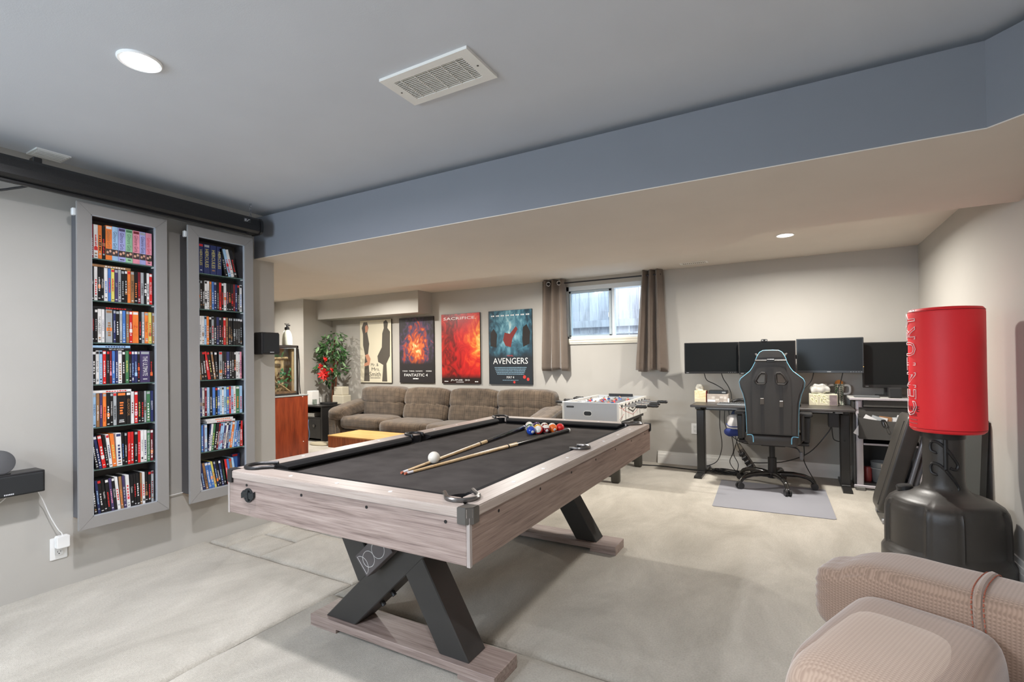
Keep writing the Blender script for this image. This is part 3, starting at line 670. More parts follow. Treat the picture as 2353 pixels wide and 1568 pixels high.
DVD={
1:"M|12509|12601||S|0;W|12608|12807||R|0;O|12807|12987||K|0;K|12987|13148||R|0;O|13155|13466|Gilmore Girls|T|0;L|13451|13753|Gilmore Girls|N|0;V|13760|14122|Gilmore Girls|P|0;J|14114|14468|Gilmore Girls|G|0;I|14476|14829|Gilmore Girls|M|0;V|14829|15140|Gilmore Girls|N|0;I|15149|15466|Gilmore Girls|R|0",
2:"K|12503|12612|2 fast|W|0;W|12616|12773||R|0;K|12780|12924||W|0;K|12931|13069|APPLESEED|W|0;W|13076|13245||B|0;B|13248|13400||R|0;Y|13404|13564||R|0;P|13569|13731|AVP|S|0;S|13734|13883||K|0;K|13891|14045||S|0;K|14060|14189||W|0;O|14196|14353||T|0;T|14357|14532|BAD BOYS|K|0;K|14540|14708||O|0;M|14716|14854||R|0;S|14859|15025||K|0;K|15042|15174||W|0;W|15179|15312||K|0;R|15315|15466|BIG TROUBLE|W|0",
3:"K|12505|12625|COYOTE UGLY|R|0;K|12632|12764||S|0;W|12771|12940|THE CABLE GUY|K|0;W|12951|13082|CONFIDENCE|N|0;S|13143|13453||T|0;N|13495|13615||W|0;K|13618|13785||W|0;S|13792|13925|COLLATERAL|W|0;B|13930|14092||L|0;T|14115|14264||S|0;R|14271|14429||W|0;O|14437|14741|Z|R|0;K|14749|14895||R|0;S|14899|15050||W|0;O|15066|15245|East is East|K|0;Y|15252|15424||R|0;T|15449|15584||S|0",
4:"K|12515|12666||W|0;W|12670|12822|ROAD TRIP|K|0;L|12827|12974||S|0;R|12985|13142||W|0;K|13175|13300||S|0;M|13304|13411||I|0;B|13418|13563||W|0;N|13575|13711||W|0;W|13718|13897||T|0;K|13909|14055||W|0;G|14063|14234||Y|0;K|14242|14372||S|0;N|14375|14502||L|0;N|14510|14670||L|0;K|14678|14791||R|0;P|14807|15316|THE ULTIMATE|W|0;K|15321|15467||R|0",
5:"L|12509|12664|THE BEACH|N|0;T|12671|12825||W|0;P|12831|12965||I|0;O|12975|13139||R|0;K|13149|13311||W|0;K|13320|13453|DONNIE DARKO|W|0;S|13459|13624||K|0;K|13643|14087||O|0;K|14094|14316|GLADIATOR|T|0;W|14325|14486||M|0;R|14499|14670||W|0;K|14686|14836||Y|0;K|14842|14989||R|0;S|14994|15109||K|0;G|15117|15316||W|0;N|15324|15483|IDENTITY|W|0",
6:"K|12654|12794||W|9;N|12799|12940||W|9;R|12947|13131||W|8;K|13140|13272||S|7;W|13278|13426||N|6;O|13438|13625||Y|5;W|13629|13887||N|2;K|13898|14013||B|2;K|14021|14140||W|1;R|14147|14297|Tommy Boy|W|0;R|14300|14450||W|0;K|14489|14649||S|0;R|14657|14793||I|0;W|14802|14956|the girl next door|K|0;W|14967|15120||N|0;G|15131|15297|MATRIX REVOLUTIONS|W|0;M|15310|15460||W|0",
7:"K|12572|12707||W|5;N|12725|12861||L|5;K|12869|13037||W|6;K|13041|13180|TRAFFIC|W|6;K|13186|13351||R|5;P|13358|13493||I|5;K|13499|13639|CELLULAR|W|5;W|13647|13796||R|5;T|13802|13948||O|4;P|13958|14100||S|4;W|14108|14286||R|3;K|14298|14464|Casino|W|2;K|14473|14587||R|2;K|14594|14764||W|2;T|14770|14880||R|1;W|14887|15027||R|1;K|15032|15171||T|1;K|15178|15326||R|0;S|15333|15466||M|0",
11:"N|18176|18458|HERCULES|Y|0;N|18500|18880|HERCULES|Y|0;N|18923|19304|HERCULES|Y|0;N|19347|19665|HERCULES|Y|0;K|19916|20107||S|13;L|20134|20326||R|13;W|20332|20521||R|13;K|20530|20745||R|12",
12:"S|18150|18241||S|0;K|18249|18378||W|0;K|18385|18518||W|0;W|18532|18683||K|0;W|18688|18822||K|0;T|18833|18976||O|0;B|18987|19131||W|0;N|19137|19298||W|0;K|19323|19463||S|0;R|19468|19622||K|0;K|19633|19776||R|0;W|19783|19959||R|0;K|19977|20113||I|0;K|20122|20272||O|0;K|20296|20435||R|0;M|20440|20565||K|0;N|20580|20714||W|0;K|20724|20875||S|0;W|20884|21055||B|0",
13:"W|18162|18330||S|0;W|18337|18483||S|0;L|18488|18634||N|0;O|18644|18786||W|0;K|18793|18940|TRACK|W|0;S|18950|19108||R|0;K|19114|19268||W|0;N|19275|19448||T|0;K|19454|19595||I|0;K|19602|19726||R|0;R|19734|19906||W|0;T|19920|20047||K|0;K|20101|20238||T|0;K|20247|20358||T|0;K|20422|20580||S|0;K|20589|20745||S|0;K|20752|20890||S|0;K|20896|21052||S|0",
14:"T|18196|18303||S|4;K|18312|18461||W|4;K|18469|18662||W|5;R|18696|18891||W|9;K|18900|19072||Y|9;T|19089|19227||W|7;K|19231|19402||S|4;S|19419|19645||K|0;K|19658|19783||S|0;K|19788|19917||I|0;N|19928|20138||W|0;K|20149|20285||W|0;K|20296|20447||W|0;K|20465|20580||O|0;W|20588|20745||T|0;W|20751|20868||K|0;I|20873|20991||N|0",
15:"N|18178|18306||S|0;W|18323|18462||K|0;M|18476|18618||I|0;L|18627|18787||W|0;K|18804|18958||W|0;B|18970|19159||W|0;K|19166|19298||Y|0;B|19308|19452||W|0;L|19461|19596||W|0;W|19602|19726||K|0;L|19732|19900||G|0;B|19914|20086||Y|0;R|20091|20215||W|0;L|20223|20384||M|0;W|20390|20555||R|0;G|20566|20813||O|0;L|20821|21016||R|0",
16:"G|18153|18219||S|0;B|18235|18381||W|0;M|18387|18434||S|0;L|18439|18615||W|0;N|18621|18719||W|-6;W|18722|18863||N|-6;G|18868|19008||Y|-6;K|19019|19163||W|-8;M|19177|19294||W|-8;L|19320|19425||M|-8;L|19430|19551||N|-8;P|19558|19689||W|-8;W|19698|19823||T|-8;N|19832|19967||W|-8;L|19976|20088||N|-8;O|20095|20249||W|-8;L|20258|20386||B|-8;B|20396|20525||W|-8;B|20531|20637||W|-8;L|20646|20796||N|-4;R|20824|21023||W|0",
17:"W|18161|18317||R|9;N|18335|18518||L|9;T|18527|18686||K|9;B|18713|18913||W|10;B|18918|19090||W|10;Y|19099|19226||R|10;N|19272|19401||L|10;K|19410|19549||W|10;N|19567|19717||L|9;K|19726|19867||G|8;R|19943|20095||W|8;B|20099|20248||W|8;T|20252|20423||O|8;L|20432|20579||W|8",
}

rnd = random.Random(5)
for k, row in DVD.items():
    c = 'left' if k < 10 else 'right'; si = k-1 if k < 10 else k-11
    ents = row.split(';'); zb = SHZ[si]+.0005; n = len(ents)
    for i, e in enumerate(ents):
        code, a, b_, title, ink, lean = e.split('|'); a, b_ = int(a)/1e4, int(b_)/1e4
        h = .186 if k != 17 and k != 16 else .176
        if k in (1, 11) and title: h = .193
        if code == 'K' and rnd.random() < .3: h -= .002
        pos = ORD[i]+' from the left' if i <= n/2 else (ORD[n-1-i]+' from the right' if i < n-1 else 'last on the right')
        kind = 'wide box set' if b_-a > .026 else 'disc case'
        cn = PAL[code][1]
        lab = '%s %s%s, %s, %s shelf of the %s cabinet' % (cn, kind, ' leaning' if int(lean) else '', pos, SHN[si], c)
        disc(a, b_, zb, h, code, ink, title, int(lean), lab, '%s shelf discs, %s cabinet' % (SHN[si], c), rnd)
# cases lying flat on the rows
def flat(y0, y1, z, code, ink, title, label, flip=False):
    t = .0145
    o = solo('disc_case', MB().box((XD-.118, y0, z), (XD-.0008, y1, z+t), None, .0008), CASE if code != 'W' else spine_mat('W'), label, 'disc case', 'cases laid flat')
    sp = part('spine', MB().box((XD-.0008, y0+.001, z+.0008), (XD, y1-.001, z+t-.0008)), spine_mat(code), o)
    M0 = basis((XD+.0001, (y0+y1)/2+.02, z+t/2), (0, -1 if flip else 1, 0), (0, 0, -1 if flip else 1))
    if title: part('title', text(title, M0, h=t*.5, w=.11), INK[ink], sp)
    else:
        b = MB(); u = -.05
        for q in range(8): b.box((u, -t*.22, 0), (u+.009, t*rnd.uniform(.1, .25), .0005), M0); u += .0125
        part('title', b, INK[ink], sp)
ST = .187
flat(1.247, 1.437, SHZ[1]+ST, 'T', 'W', '', 'tan disc case lying flat on the second row of the left cabinet')
flat(1.249, 1.441, SHZ[2]+ST, 'K', 'R', '', 'black disc case with red print lying flat on the third row')
flat(1.250, 1.435, SHZ[3]+ST, 'K', 'W', 'PROOF OF LIFE', 'lower of two cases lying flat on the fourth row, black', True)
flat(1.250, 1.432, SHZ[3]+ST+.0146, 'L', 'N', '', 'upper of two cases lying flat on the fourth row, pale blue')
flat(1.251, 1.435, SHZ[4]+ST, 'W', 'R', '', 'white disc case lying flat on the fifth row of the left cabinet')
flat(1.862, 2.05, SHZ[5]+.181, 'W', 'R', '', 'lower of two cases lying flat in the right cabinet')
flat(1.855, 2.035, SHZ[5]+.1957, 'W', 'O', '', 'upper of two cases lying flat in the right cabinet')
# a case standing face out at the end of the bottom row
o = solo('disc_case', MB().box((XD-.075, 2.062, SHZ[6]+.0005), (XD-.061, 2.118, SHZ[6]+.19), None, .0008), spine_mat('N'), 'navy case standing face out at the end of the bottom row, right cabinet', 'disc case')
part('cover_picture', MB().box((XD-.061, 2.066, SHZ[6]+.06), (XD-.0604, 2.1, SHZ[6]+.17)), spine_mat('B'), o); part('cover_band', MB().box((XD-.061, 2.066, SHZ[6]+.172), (XD-.0604, 2.1, SHZ[6]+.186)), INK['R'], o)
# ================================================================ PROJECTOR SCREEN CASE
sc = thing('projector_screen', 'long black rolled projector screen case hanging before the left wall', 'projector screen', (-3.27, 1.2, 2.10))
SB = mat('screen_case_black', (30, 30, 31), .38, noise_s=260, noise_amt=.5)
pr = [(-.052, 0), (.036, 0), (.05, .014), (.053, .05), (.05, .088), (.036, .104), (-.036, .106), (-.052, .09)]
b = MB(); b.prism(pr, 3.0, Matrix(((1, 0, 0, -3.27), (0, 0, -1, 2.165), (0, 1, 0, 2.102), (0, 0, 0, 1))))
part('case', b, SB, sc)
b = MB(); b.prism([(x*1.06, z*1.05-.003) for x, z in pr], .03, Matrix(((1, 0, 0, -3.27), (0, 0, -1, 2.195), (0, 1, 0, 2.102), (0, 0, 0, 1))), bev=.008)
part('end_cap', b, BLKP, sc)
part('weight_bar', MB().box((-3.285, -.7, 2.085), (-3.262, 2.10, 2.104), None, .004), BLKP, sc)
part('logo_plate', MB().box((-3.2168, 2.045, 2.158), (-3.2155, 2.095, 2.186), None, .0004), mat('logo_grey', (54, 54, 56), .4), sc)
lg = MB()
for y0, y1, z in ((2.052, 2.068, 2.178), (2.052, 2.066, 2.172), (2.052, 2.064, 2.166)): lg.box((-3.2156, y0, z-.0015), (-3.2148, y1, z+.0015))
lg.tube([(-3.2152, 2.066, 2.165), (-3.2152, 2.074, 2.168), (-3.2152, 2.08, 2.178), (-3.2152, 2.09, 2.179)], .0016, 4)
part('logo', lg, mat('logo_white', (222, 224, 226), .4), sc)
b = MB()
for k in range(4):
    z = 2.212+.026*k; pts = [(-3.27+(.007*math.cos(a) if k % 2 else 0), 2.13+(0 if k % 2 else .007*math.cos(a)), z+.011+.017*math.sin(a)) for a in [2*PI*i/12 for i in range(13)]]
    b.tube(pts, .0022, 5)
part('chain', b, mat('chain_steel', (190, 192, 196), .25, metal=.9), sc)
part('hanger', MB().box((-3.3, .985, 2.206), (-3.25, 1.02, 2.236), None, .003), BLKP, sc)
solo('screen_power_cable', MB().tube([(-3.45, .70, 2.075), (-3.40, .86, 2.06), (-3.34, .95, 2.085), (-3.30, 1.0, 2.108)], .006, 8, 5), BLKP, 'black power cable drooping from the projector screen case', 'cable', smooth=True)
# ceiling vents
VW = mat('vent_white', (232, 230, 224), .45); VD = mat('vent_dust', (150, 138, 124), .9)
v = thing('ceiling_vent', 'large white return air grille in the middle of the main ceiling', 'vent', (-1.19, 1.56, ZM))
vx0, vx1, vy0, vy1 = -1.40, -.985, 1.452, 1.664
b = MB()
for p, q in (((vx0, vy0), (vx1, vy0+.036)), ((vx0, vy1-.036), (vx1, vy1)), ((vx0, vy0+.036), (vx0+.045, vy1-.036)), ((vx1-.045, vy0+.036), (vx1, vy1-.036))): b.box((p[0], p[1], ZM-.011), (q[0], q[1], ZM))
part('vent_frame', b, VW, v)
part('vent_back', MB().box((vx0+.03, vy0+.03, ZM-.001), (vx1-.03, vy1-.03, ZM)), VD, v)
for k in range(13):
    y = vy0+.043+.0103*k; part('slat', MB().beam((vx0+.044, y, ZM-.006), (vx1-.044, y, ZM-.006), .0012, .009, up=(0, .35, 1)), VW, v)
for k in range(5): part('cross_bar', MB().box((vx0+.045+.325*(k+.5)/5-.0015, vy0+.036, ZM-.0112), (vx0+.045+.325*(k+.5)/5+.0015, vy1-.036, ZM-.008)), VW, v)
for x in (vx0+.022, vx1-.022): part('screw', MB().lathe([(.004, ZM-.0125), (.004, ZM-.010)], 10, Matrix.Translation((x, 1.558, 0))), GUN, v)
v = thing('ceiling_vent', 'narrow white vent in the ceiling above the projector screen case', 'vent', (-3.40, 1.09, ZM))
part('vent_frame', MB().box((-3.455, 1.02, ZM-.008), (-3.32, 1.16, ZM)), VW, v)
for k in range(5): part('slat', MB().box((-3.44+.026*k, 1.03, ZM-.012), (-3.43+.026*k, 1.15, ZM-.0078)), VW, v)
v = thing('ceiling_vent', 'small pale vent in the far ceiling right of the window', 'vent', (-.89, 5.53, ZF))
part('vent_frame', MB().box((-1.035, 5.47, ZF-.008), (-.755, 5.575, ZF)), VW, v)
part('vent_slots', MB().box((-1.01, 5.488, ZF-.0085), (-.78, 5.557, ZF-.0078)), VD, v)
for k in range(12): part('slat', MB().box((-1.008+.0195*k, 5.488, ZF-.0125), (-1.0+.0195*k, 5.557, ZF-.008)), VW, v)
# ================================================================ SPEAKERS AND SOCKETS ON THE LEFT WALL
GRILL = mat('grille_cloth', (38, 39, 40), .9, bump=.3, bump_s=900); SPK = mat('speaker_black', (44, 43, 44), .35)
sp = thing('wall_speaker', 'small black bookshelf speaker fixed at the end of the left wall', 'speaker', (-3.41, 2.335, 1.26))
part('cabinet', MB().box((XL+.02, 2.262, 1.262), (-3.352, 2.405, 1.425), None, .006), SPK, sp)
part('grille', MB().box((-3.354, 2.268, 1.268), (-3.340, 2.399, 1.419), None, .006), GRILL, sp)
part('bracket', MB().box((XL, 2.31, 1.31), (XL+.022, 2.36, 1.38)), SPK, sp)
part('name_badge', MB().box((-3.3398, 2.318, 1.276), (-3.339, 2.35, 1.281)), mat('badge_silver', (200, 200, 204), .3), sp)
cs = thing('center_speaker', 'black centre speaker box mounted low on the left wall', 'speaker', (-3.41, .8, .56))
part('cabinet', MB().box((XL+.001, .50, .558), (-3.358, 1.057, .668), None, .003), SPK, cs)
part('grille', MB().box((-3.360, .505, .562), (-3.345, 1.050, .660), None, .005), GRILL, cs)
bd = MB()
for k in range(6): bd.box((-3.3452, .900+.0062*k, .569), (-3.3446, .9045+.0062*k, .5755))
part('name_badge', bd, mat('badge_silver', (200, 200, 204), .3), cs)
ds = thing('round_sensor_disc', 'round black disc on a small foot standing on the centre speaker', 'disc', (-3.40, .90, .668))
Md = Matrix.Translation((-3.395, .895, .728)) @ Matrix.Rotation(math.radians(68), 4, 'Y')
part('disc', MB().lathe([(.006, -.008), (.05, -.006), (.062, 0), (.061, .004), (.045, .007), (.004, .008)], 32, Md), mat('disc_grey', (70, 70, 72), .5), ds, True)
part('foot', MB().box((-3.43, .87, .668), (-3.36, .93, .675), None, .002).beam((-3.41, .90, .67), (-3.40, .895, .72), .02, .01), BLKP, ds)
PW_ = mat('socket_white', (236, 235, 232), .3)
def outlet(c, label, axis='x', slots=True):
    """duplex socket on the wall x=XL (axis 'x'), the back wall ('y') or the right wall ('-x')"""
    t = thing('wall_outlet', label, 'outlet', c)
    M = {'x': basis(c, (0, 1, 0), (0, 0, 1)), 'y': basis(c, (1, 0, 0), (0, 0, 1)), '-x': basis(c, (0, -1, 0), (0, 0, 1))}[axis]
    part('plate', MB().prism(rrect(.073, .117, .004), .005, M, bev=.001), PW_, t)
    if slots:
        part('face', MB().prism(rrect(.036, .08, .012), .0022, M @ Matrix.Translation((0, 0, .005))), mat('socket_face', (222, 221, 218), .35), t)
        for dy in (.021, -.021):
            s = MB()
            for dx, w_, h_ in ((-.0065, .002, .008), (.0065, .002, .007)): s.box((dx-w_/2, dy-h_/2+.003, .0072), (dx+w_/2, dy+h_/2+.003, .0076), M)
            s.prism(ellipse(.0028, .0028, 10, 0, dy-.008), .0004, M @ Matrix.Translation((0, 0, .0072)))
            part('socket_slots', s, HOLE, t)
    else: part('rocker', MB().prism(rrect(.033, .067, .003), .003, M @ Matrix.Translation((0, 0, .005)), bev=.0008), mat('socket_face', (222, 221, 218), .35), t)
    return t
outlet((XL, 1.146, .216), 'white double outlet on the left wall with an adapter plugged in')
ad = thing('power_adapter', 'white square power adapter plugged into the left wall outlet', 'power adapter', (XL, 1.15, .25))
part('body', MB().prism(rrect(.056, .066, .008), .036, basis((XL+.012, 1.152, .254), (0, 1, 0), (0, 0, 1)), bev=.003), PW_, ad)
part('neck', MB().prism(rrect(.04, .05, .006), .006, basis((XL+.0072, 1.15, .25), (0, 1, 0), (0, 0, 1))), PW_, ad)
part('cord', MB().tube([(XL+.03, 1.152, .285), (XL+.03, 1.150, .30), (XL+.028, 1.135, .325), (XL+.024, 1.105, .40), (XL+.03, 1.075, .49), (XL+.055, 1.045, .555)], .0025, 6, 5), PW_, ad, True)
solo('white_cable', MB().tube([(XL+.05, .93, .558), (XL+.04, .925, .54), (XL+.03, .90, .515), (XL+.03, .85, .485), (XL+.03, .78, .47)], .0025, 6, 5), PW_, 'thin white cable hanging in a loop under the centre speaker', 'cable', smooth=True)
solo('white_cable', MB().tube([(XL+.012, 1.60, .375), (XL+.012, 1.68, .366), (XL+.012, 1.79, .368)], .003, 6, 3), PW_, 'white cable running between the two disc cabinets', 'cable', smooth=True)
outlet((XR, 4.135, .37), 'white rocker switch plate low on the right wall behind the punching bag', '-x', False)
outlet((-.955, YB, .41), 'white outlet on the back wall behind the left desk leg', 'y')
# ================================================================ POSTERS (plain stand-ins in the same colours; the words kept)
def poster_mat(name, stops, mode, seed=0.):
    """printed colour fields on the flat poster, laid out in the poster's own coordinates (Generated)"""
    m = bpy.data.materials.new(name); m.use_nodes = True; n, l, b = nodes_of(m); b.inputs['Roughness'].default_value = .35
    tc = n.new('ShaderNodeTexCoord'); mp = n.new('ShaderNodeMapping'); mp.inputs['Location'].default_value = (seed, 0, seed); l.new(tc.outputs['Generated'], mp.inputs[0])
    sep = n.new('ShaderNodeSeparateXYZ'); l.new(tc.outputs['Generated'], sep.inputs[0])
    nz = n.new('ShaderNodeTexNoise'); nz.inputs['Scale'].default_value = mode[0]; nz.inputs['Detail'].default_value = 6; nz.inputs['Distortion'].default_value = mode[1]; l.new(mp.outputs[0], nz.inputs['Vector'])
    # distance from a soft centre
    vm = n.new('ShaderNodeVectorMath'); vm.operation = 'DISTANCE'; vm.inputs[1].default_value = (mode[2], 0, mode[3]); l.new(tc.outputs['Generated'], vm.inputs[0])
    ma = n.new('ShaderNodeMath'); ma.operation = 'MULTIPLY_ADD'; ma.inputs[1].default_value = mode[4]; l.new(vm.outputs['Value'], ma.inputs[0])
    nm = n.new('ShaderNodeMath'); nm.operation = 'MULTIPLY'; nm.inputs[1].default_value = .6; l.new(nz.outputs['Fac'], nm.inputs[0]); l.new(nm.outputs[0], ma.inputs[2])
    r = n.new('ShaderNodeValToRGB'); l.new(ma.outputs[0], r.inputs[0]); el = r.color_ramp.elements
    el[0].position = stops[0][0]; el[0].color = srgb(*stops[0][1]); el[1].position = stops[-1][0]; el[1].color = srgb(*stops[-1][1])
    for p, c in stops[1:-1]:
        e = el.new(p); e.color = srgb(*c)
    # dark foot of the sheet
    ft = n.new('ShaderNodeMapRange'); ft.inputs['From Min'].default_value = mode[5]; ft.inputs['From Max'].default_value = mode[5]+.07; l.new(sep.outputs['Z'], ft.inputs['Value'])
    mx = n.new('ShaderNodeMixRGB'); mx.inputs[1].default_value = srgb(*mode[6]); l.new(ft.outputs[0], mx.inputs[0]); l.new(r.outputs[0], mx.inputs[2]); l.new(mx.outputs[0], b.inputs['Base Color'])
    return m
INKW = mat('print_light', (232, 232, 230), .5); INKK = mat('print_black', (34, 30, 28), .5); INKB = mat('print_bluegrey', (122, 152, 170), .5); INKR = mat('print_red', (200, 60, 54), .5)
def poster(x0, x1, z0, z1, label, pm, words, shapes=()):
    t = thing('movie_poster', label, 'poster', ((x0+x1)/2, YB, z0), 0, 'mounted posters over the sofa')
    part('board', MB().box((x0, YB-.022, z0), (x1, YB-.0012, z1)), mat('board_edge', (44, 38, 34), .6), t)
    p = part('print', MB().box((x0+.002, YB-.0226, z0+.002), (x1-.002, YB-.0219, z1-.002)), pm, t)
    ww, hh = x1-x0, z1-z0
    for si, (nm, poly, m) in enumerate(shapes):
        q = MB().prism([(x0+u*ww, z0+v*hh) for u, v in poly], .0004, XZ(YB-.0226-.0003*si)); part(nm, q, m, p)
    for s, u, v, h, w, m in words:
        if s.startswith('#'):      # lines of print too small to read
            b = MB(); rr = random.Random(len(s)*7+int(v*100)); X = x0+(u-w/2)*ww
            while X < x0+(u+w/2)*ww:
                e = min(X+rr.uniform(.006, .03), x0+(u+w/2)*ww); b.box((X, YB-.0231, z0+v*hh-h*hh/2), (e, YB-.0226, z0+v*hh+h*hh/2)); X = e+.005
            part('fine_print', b, m, p)
        else:
            part('lettering', text(s, basis((x0+u*ww, YB-.0228, z0+v*hh), (1, 0, 0), (0, 0, 1)), h=h*hh, w=w*ww, fit=True), m, p)
pc = (218, 210, 186)
FIG = mat('print_charcoal', (84, 78, 70), .5); SKIN = mat('print_tan', (196, 140, 112), .5)
figL = [(.12, .02), (.30, .02), (.30, .10), (.26, .46), (.30, .62), (.24, .80), (.28, .88), (.24, .97), (.12, .97), (.06, .88), (.10, .78), (.10, .60), (.16, .44)]
figR = [(.70, .02), (.86, .02), (.84, .30), (.95, .42), (.96, .80), (.88, .86), (.90, .94), (.84, .99), (.76, .96), (.77, .86), (.72, .78), (.70, .56), (.56, .42), (.58, .33), (.74, .28)]
poster(-6.045, -5.377, .868, 1.855, 'cream poster with two dark upright shapes, leftmost of four over the sofa', poster_mat('poster_cream', [(.0, pc), (1, (222, 214, 190))], (2, .2, .5, .5, .2, -.2, pc)),
       [('Mr. &', .47, .285, .048, .24, INKK), ('Mrs.', .50, .215, .052, .26, INKK), ('Smith', .48, .135, .075, .36, INKK), ('#a', .48, .075, .012, .34, FIG)],
       [('print_shape', figL, FIG), ('print_shape', figR, FIG), ('print_patch', [(.16, .44), (.26, .46), (.34, .38), (.30, .28), (.12, .26), (.14, .31), (.24, .33)], SKIN), ('print_patch', [(.18, .80), (.25, .82), (.27, .88), (.23, .93), (.17, .90)], SKIN)])
poster(-5.218, -4.558, .875, 1.851, 'charcoal poster with a fiery orange and red glow, second from left over the sofa', poster_mat('poster_fire', [(.24, (246, 206, 150)), (.34, (222, 118, 62)), (.44, (158, 66, 46)), (.52, (78, 66, 92)), (.62, (54, 50, 52)), (1, (50, 47, 48))], (5.5, 2.4, .5, .54, .62, .28, (46, 43, 44)), 3.1),
       [('TORCH', .16, .178, .02, .15, INKW), ('THING', .36, .178, .02, .15, INKW), ('FANTASTIC', .58, .178, .02, .2, INKW), ('WOMAN', .85, .178, .02, .16, INKW), ('FANTASTIC 4', .48, .118, .042, .68, INKW), ('#bc', .48, .062, .016, .16, INKW)])
poster(-4.416, -3.753, .872, 1.861, 'red and orange poster dated JUNE 30, third from left over the sofa', poster_mat('poster_red', [(.20, (248, 222, 130)), (.34, (240, 152, 62)), (.42, (226, 84, 44)), (.54, (206, 40, 36)), (.68, (172, 30, 30)), (.80, (96, 26, 24)), (1, (196, 44, 36))], (4.2, 2.6, .98, .58, .62, .07, (44, 28, 26)), 8.4),
       [('SACRIFICE.', .48, .935, .038, .84, INKW), ('JUNE 30', .48, .048, .028, .5, INKW), ('#d', .48, .022, .008, .2, INKW), ('#ef', .12, .03, .01, .1, INKW), ('#eg', .9, .03, .012, .08, INKW)])
poster(-3.612, -2.948, .872, 1.862, 'teal blue poster with a pale skyline glow, rightmost of four over the sofa', poster_mat('poster_teal', [(.24, (190, 210, 206)), (.34, (116, 164, 178)), (.46, (70, 116, 134)), (.58, (48, 74, 88)), (.72, (40, 48, 56)), (1, (150, 90, 60))], (6, 1.8, .5, .78, .55, .36, (42, 48, 54)), 5.7),
       [('AVENGERS', .50, .315, .082, .80, INKW), ('MARVEL', .50, .385, .02, .14, INKR)]+[('#h%d' % k, .5, .225-.022*k, .012, .74-.03*k, INKB) for k in range(5)]+[('MAY 4', .50, .095, .032, .17, INKW), ('#i', .5, .055, .008, .36, INKB)]+[('#j%d' % k, .1+.115*k, .93, .018, .075, INKW) for k in range(8)],
       [('print_spot', ellipse(.03, .022, 12, .90, .07), INKR), ('print_spot', ellipse(.035, .024, 12, .82, .10), INKR), ('print_spot', ellipse(.025, .018, 12, .59, .03), INKR), ('print_patch', [(.40, .52), (.52, .50), (.56, .62), (.68, .74), (.64, .78), (.50, .68), (.38, .70), (.34, .60)], mat('print_maroon', (122, 44, 40), .5)), ('print_patch', [(.80, .50), (.94, .54), (.96, .70), (.88, .80), (.80, .76), (.78, .60)], INKK), ('print_patch', [(.04, .52), (.18, .50), (.20, .68), (.12, .76), (.05, .70)], INKK)])
# ================================================================ CURTAINS
CUR = mat('curtain_taupe', (112, 99, 88), .85, noise_s=9, noise_amt=.05, bump=.12, bump_s=600, sheen=.3)
RODM = mat('rod_dark', (58, 58, 62), .3, metal=.7)
rd = thing('curtain_rod', 'dark metal curtain rod above the basement window', 'curtain rod', (-2.0, 5.71, 2.14))
part('rod', MB().cyl((-2.75, 5.715, 2.142), (-1.28, 5.715, 2.142), .0085, 12), RODM, rd, True)
for x in (-2.72, -1.32): part('bracket', MB().box((x-.008, 5.715, 2.13), (x+.008, YB, 2.146), None, .002).box((x-.012, YB-.006, 2.11), (x+.012, YB, 2.165)), RODM, rd)
def curtain(x0t, x1t, x0b, x1b, zt, zb, nf, label, ph, rings):
    t = thing('curtain', label, 'curtain', ((x0b+x1b)/2, 5.715, zb), 0, 'taupe grommet curtains')
    b = MB(); nx, nz = nf*14, 26; rows = []
    for j in range(nz+1):
        v = j/nz; row = []
        for i in range(nx+1):
            u = i/nx; s = u*nf*2*PI+ph
            sq = math.sin(s)+.22*math.sin(3*s+.4)*math.sin(2.2*v+ph)
            x = (x0t+(x1t-x0t)*u)*(1-v)+(x0b+(x1b-x0b)*u)*v
            dp = .046+.022*v+.012*math.sin(5*u+ph)
            y = 5.705+sq*dp+.006*noise.noise((u*9, v*5, ph)); x += .012*math.sin(2*s)*(.4+v)
            z = zt+(zb-zt)*v+(.012*math.sin(s*.5+1) if j == nz else 0)
            row.append(b.bm.verts.new((x, min(y, YB-.012), z)))
        rows.append(row)
    for a, c in zip(rows, rows[1:]):
        for i in range(nx): b.bm.faces.new((a[i], a[i+1], c[i+1], c[i]))
    o = part('panel', b, CUR, t, True, 180)
    md = o.modifiers.new('thick', 'SOLIDIFY'); md.thickness = .003
    # stitched hem
    h = MB(); pts = [Vector(v.co) for v in o.data.vertices[(nz-2)*(nx+1):(nz-1)*(nx+1)]]
    h.tube([p+Vector((0, -.0035, 0)) for p in pts[::2]], .0012, 4); part('hem_stitch', h, mat('hem_thread', (108, 96, 86), .8), t)
    for x, y, rz in rings:
        M = Matrix.Translation((x, y, 2.142)) @ Matrix.Rotation(rz, 4, 'Z') @ Matrix.Rotation(PI/2, 4, 'X')
        part('grommet', MB().tube([M @ Vector((.024*math.cos(a), .024*math.sin(a), 0)) for a in [2*PI*k/20 for k in range(21)]], .0055, 6), mat('nickel', (186, 188, 192), .25, metal=.9), t, True)
        part('grommet_hole', MB().lathe([(.02, -.001), (.02, .001)], 16, M), HOLE, t)
curtain(-2.775, -2.452, -2.82, -2.437, 2.192, 1.062, 3, 'left taupe curtain panel with two steel grommets showing', .6, ((-2.655, 5.672, .5), (-2.51, 5.668, .3)))
curtain(-1.495, -1.262, -1.572, -1.212, 2.198, 1.052, 3, 'right taupe curtain panel, on the desk side of the window', 2.4, ())
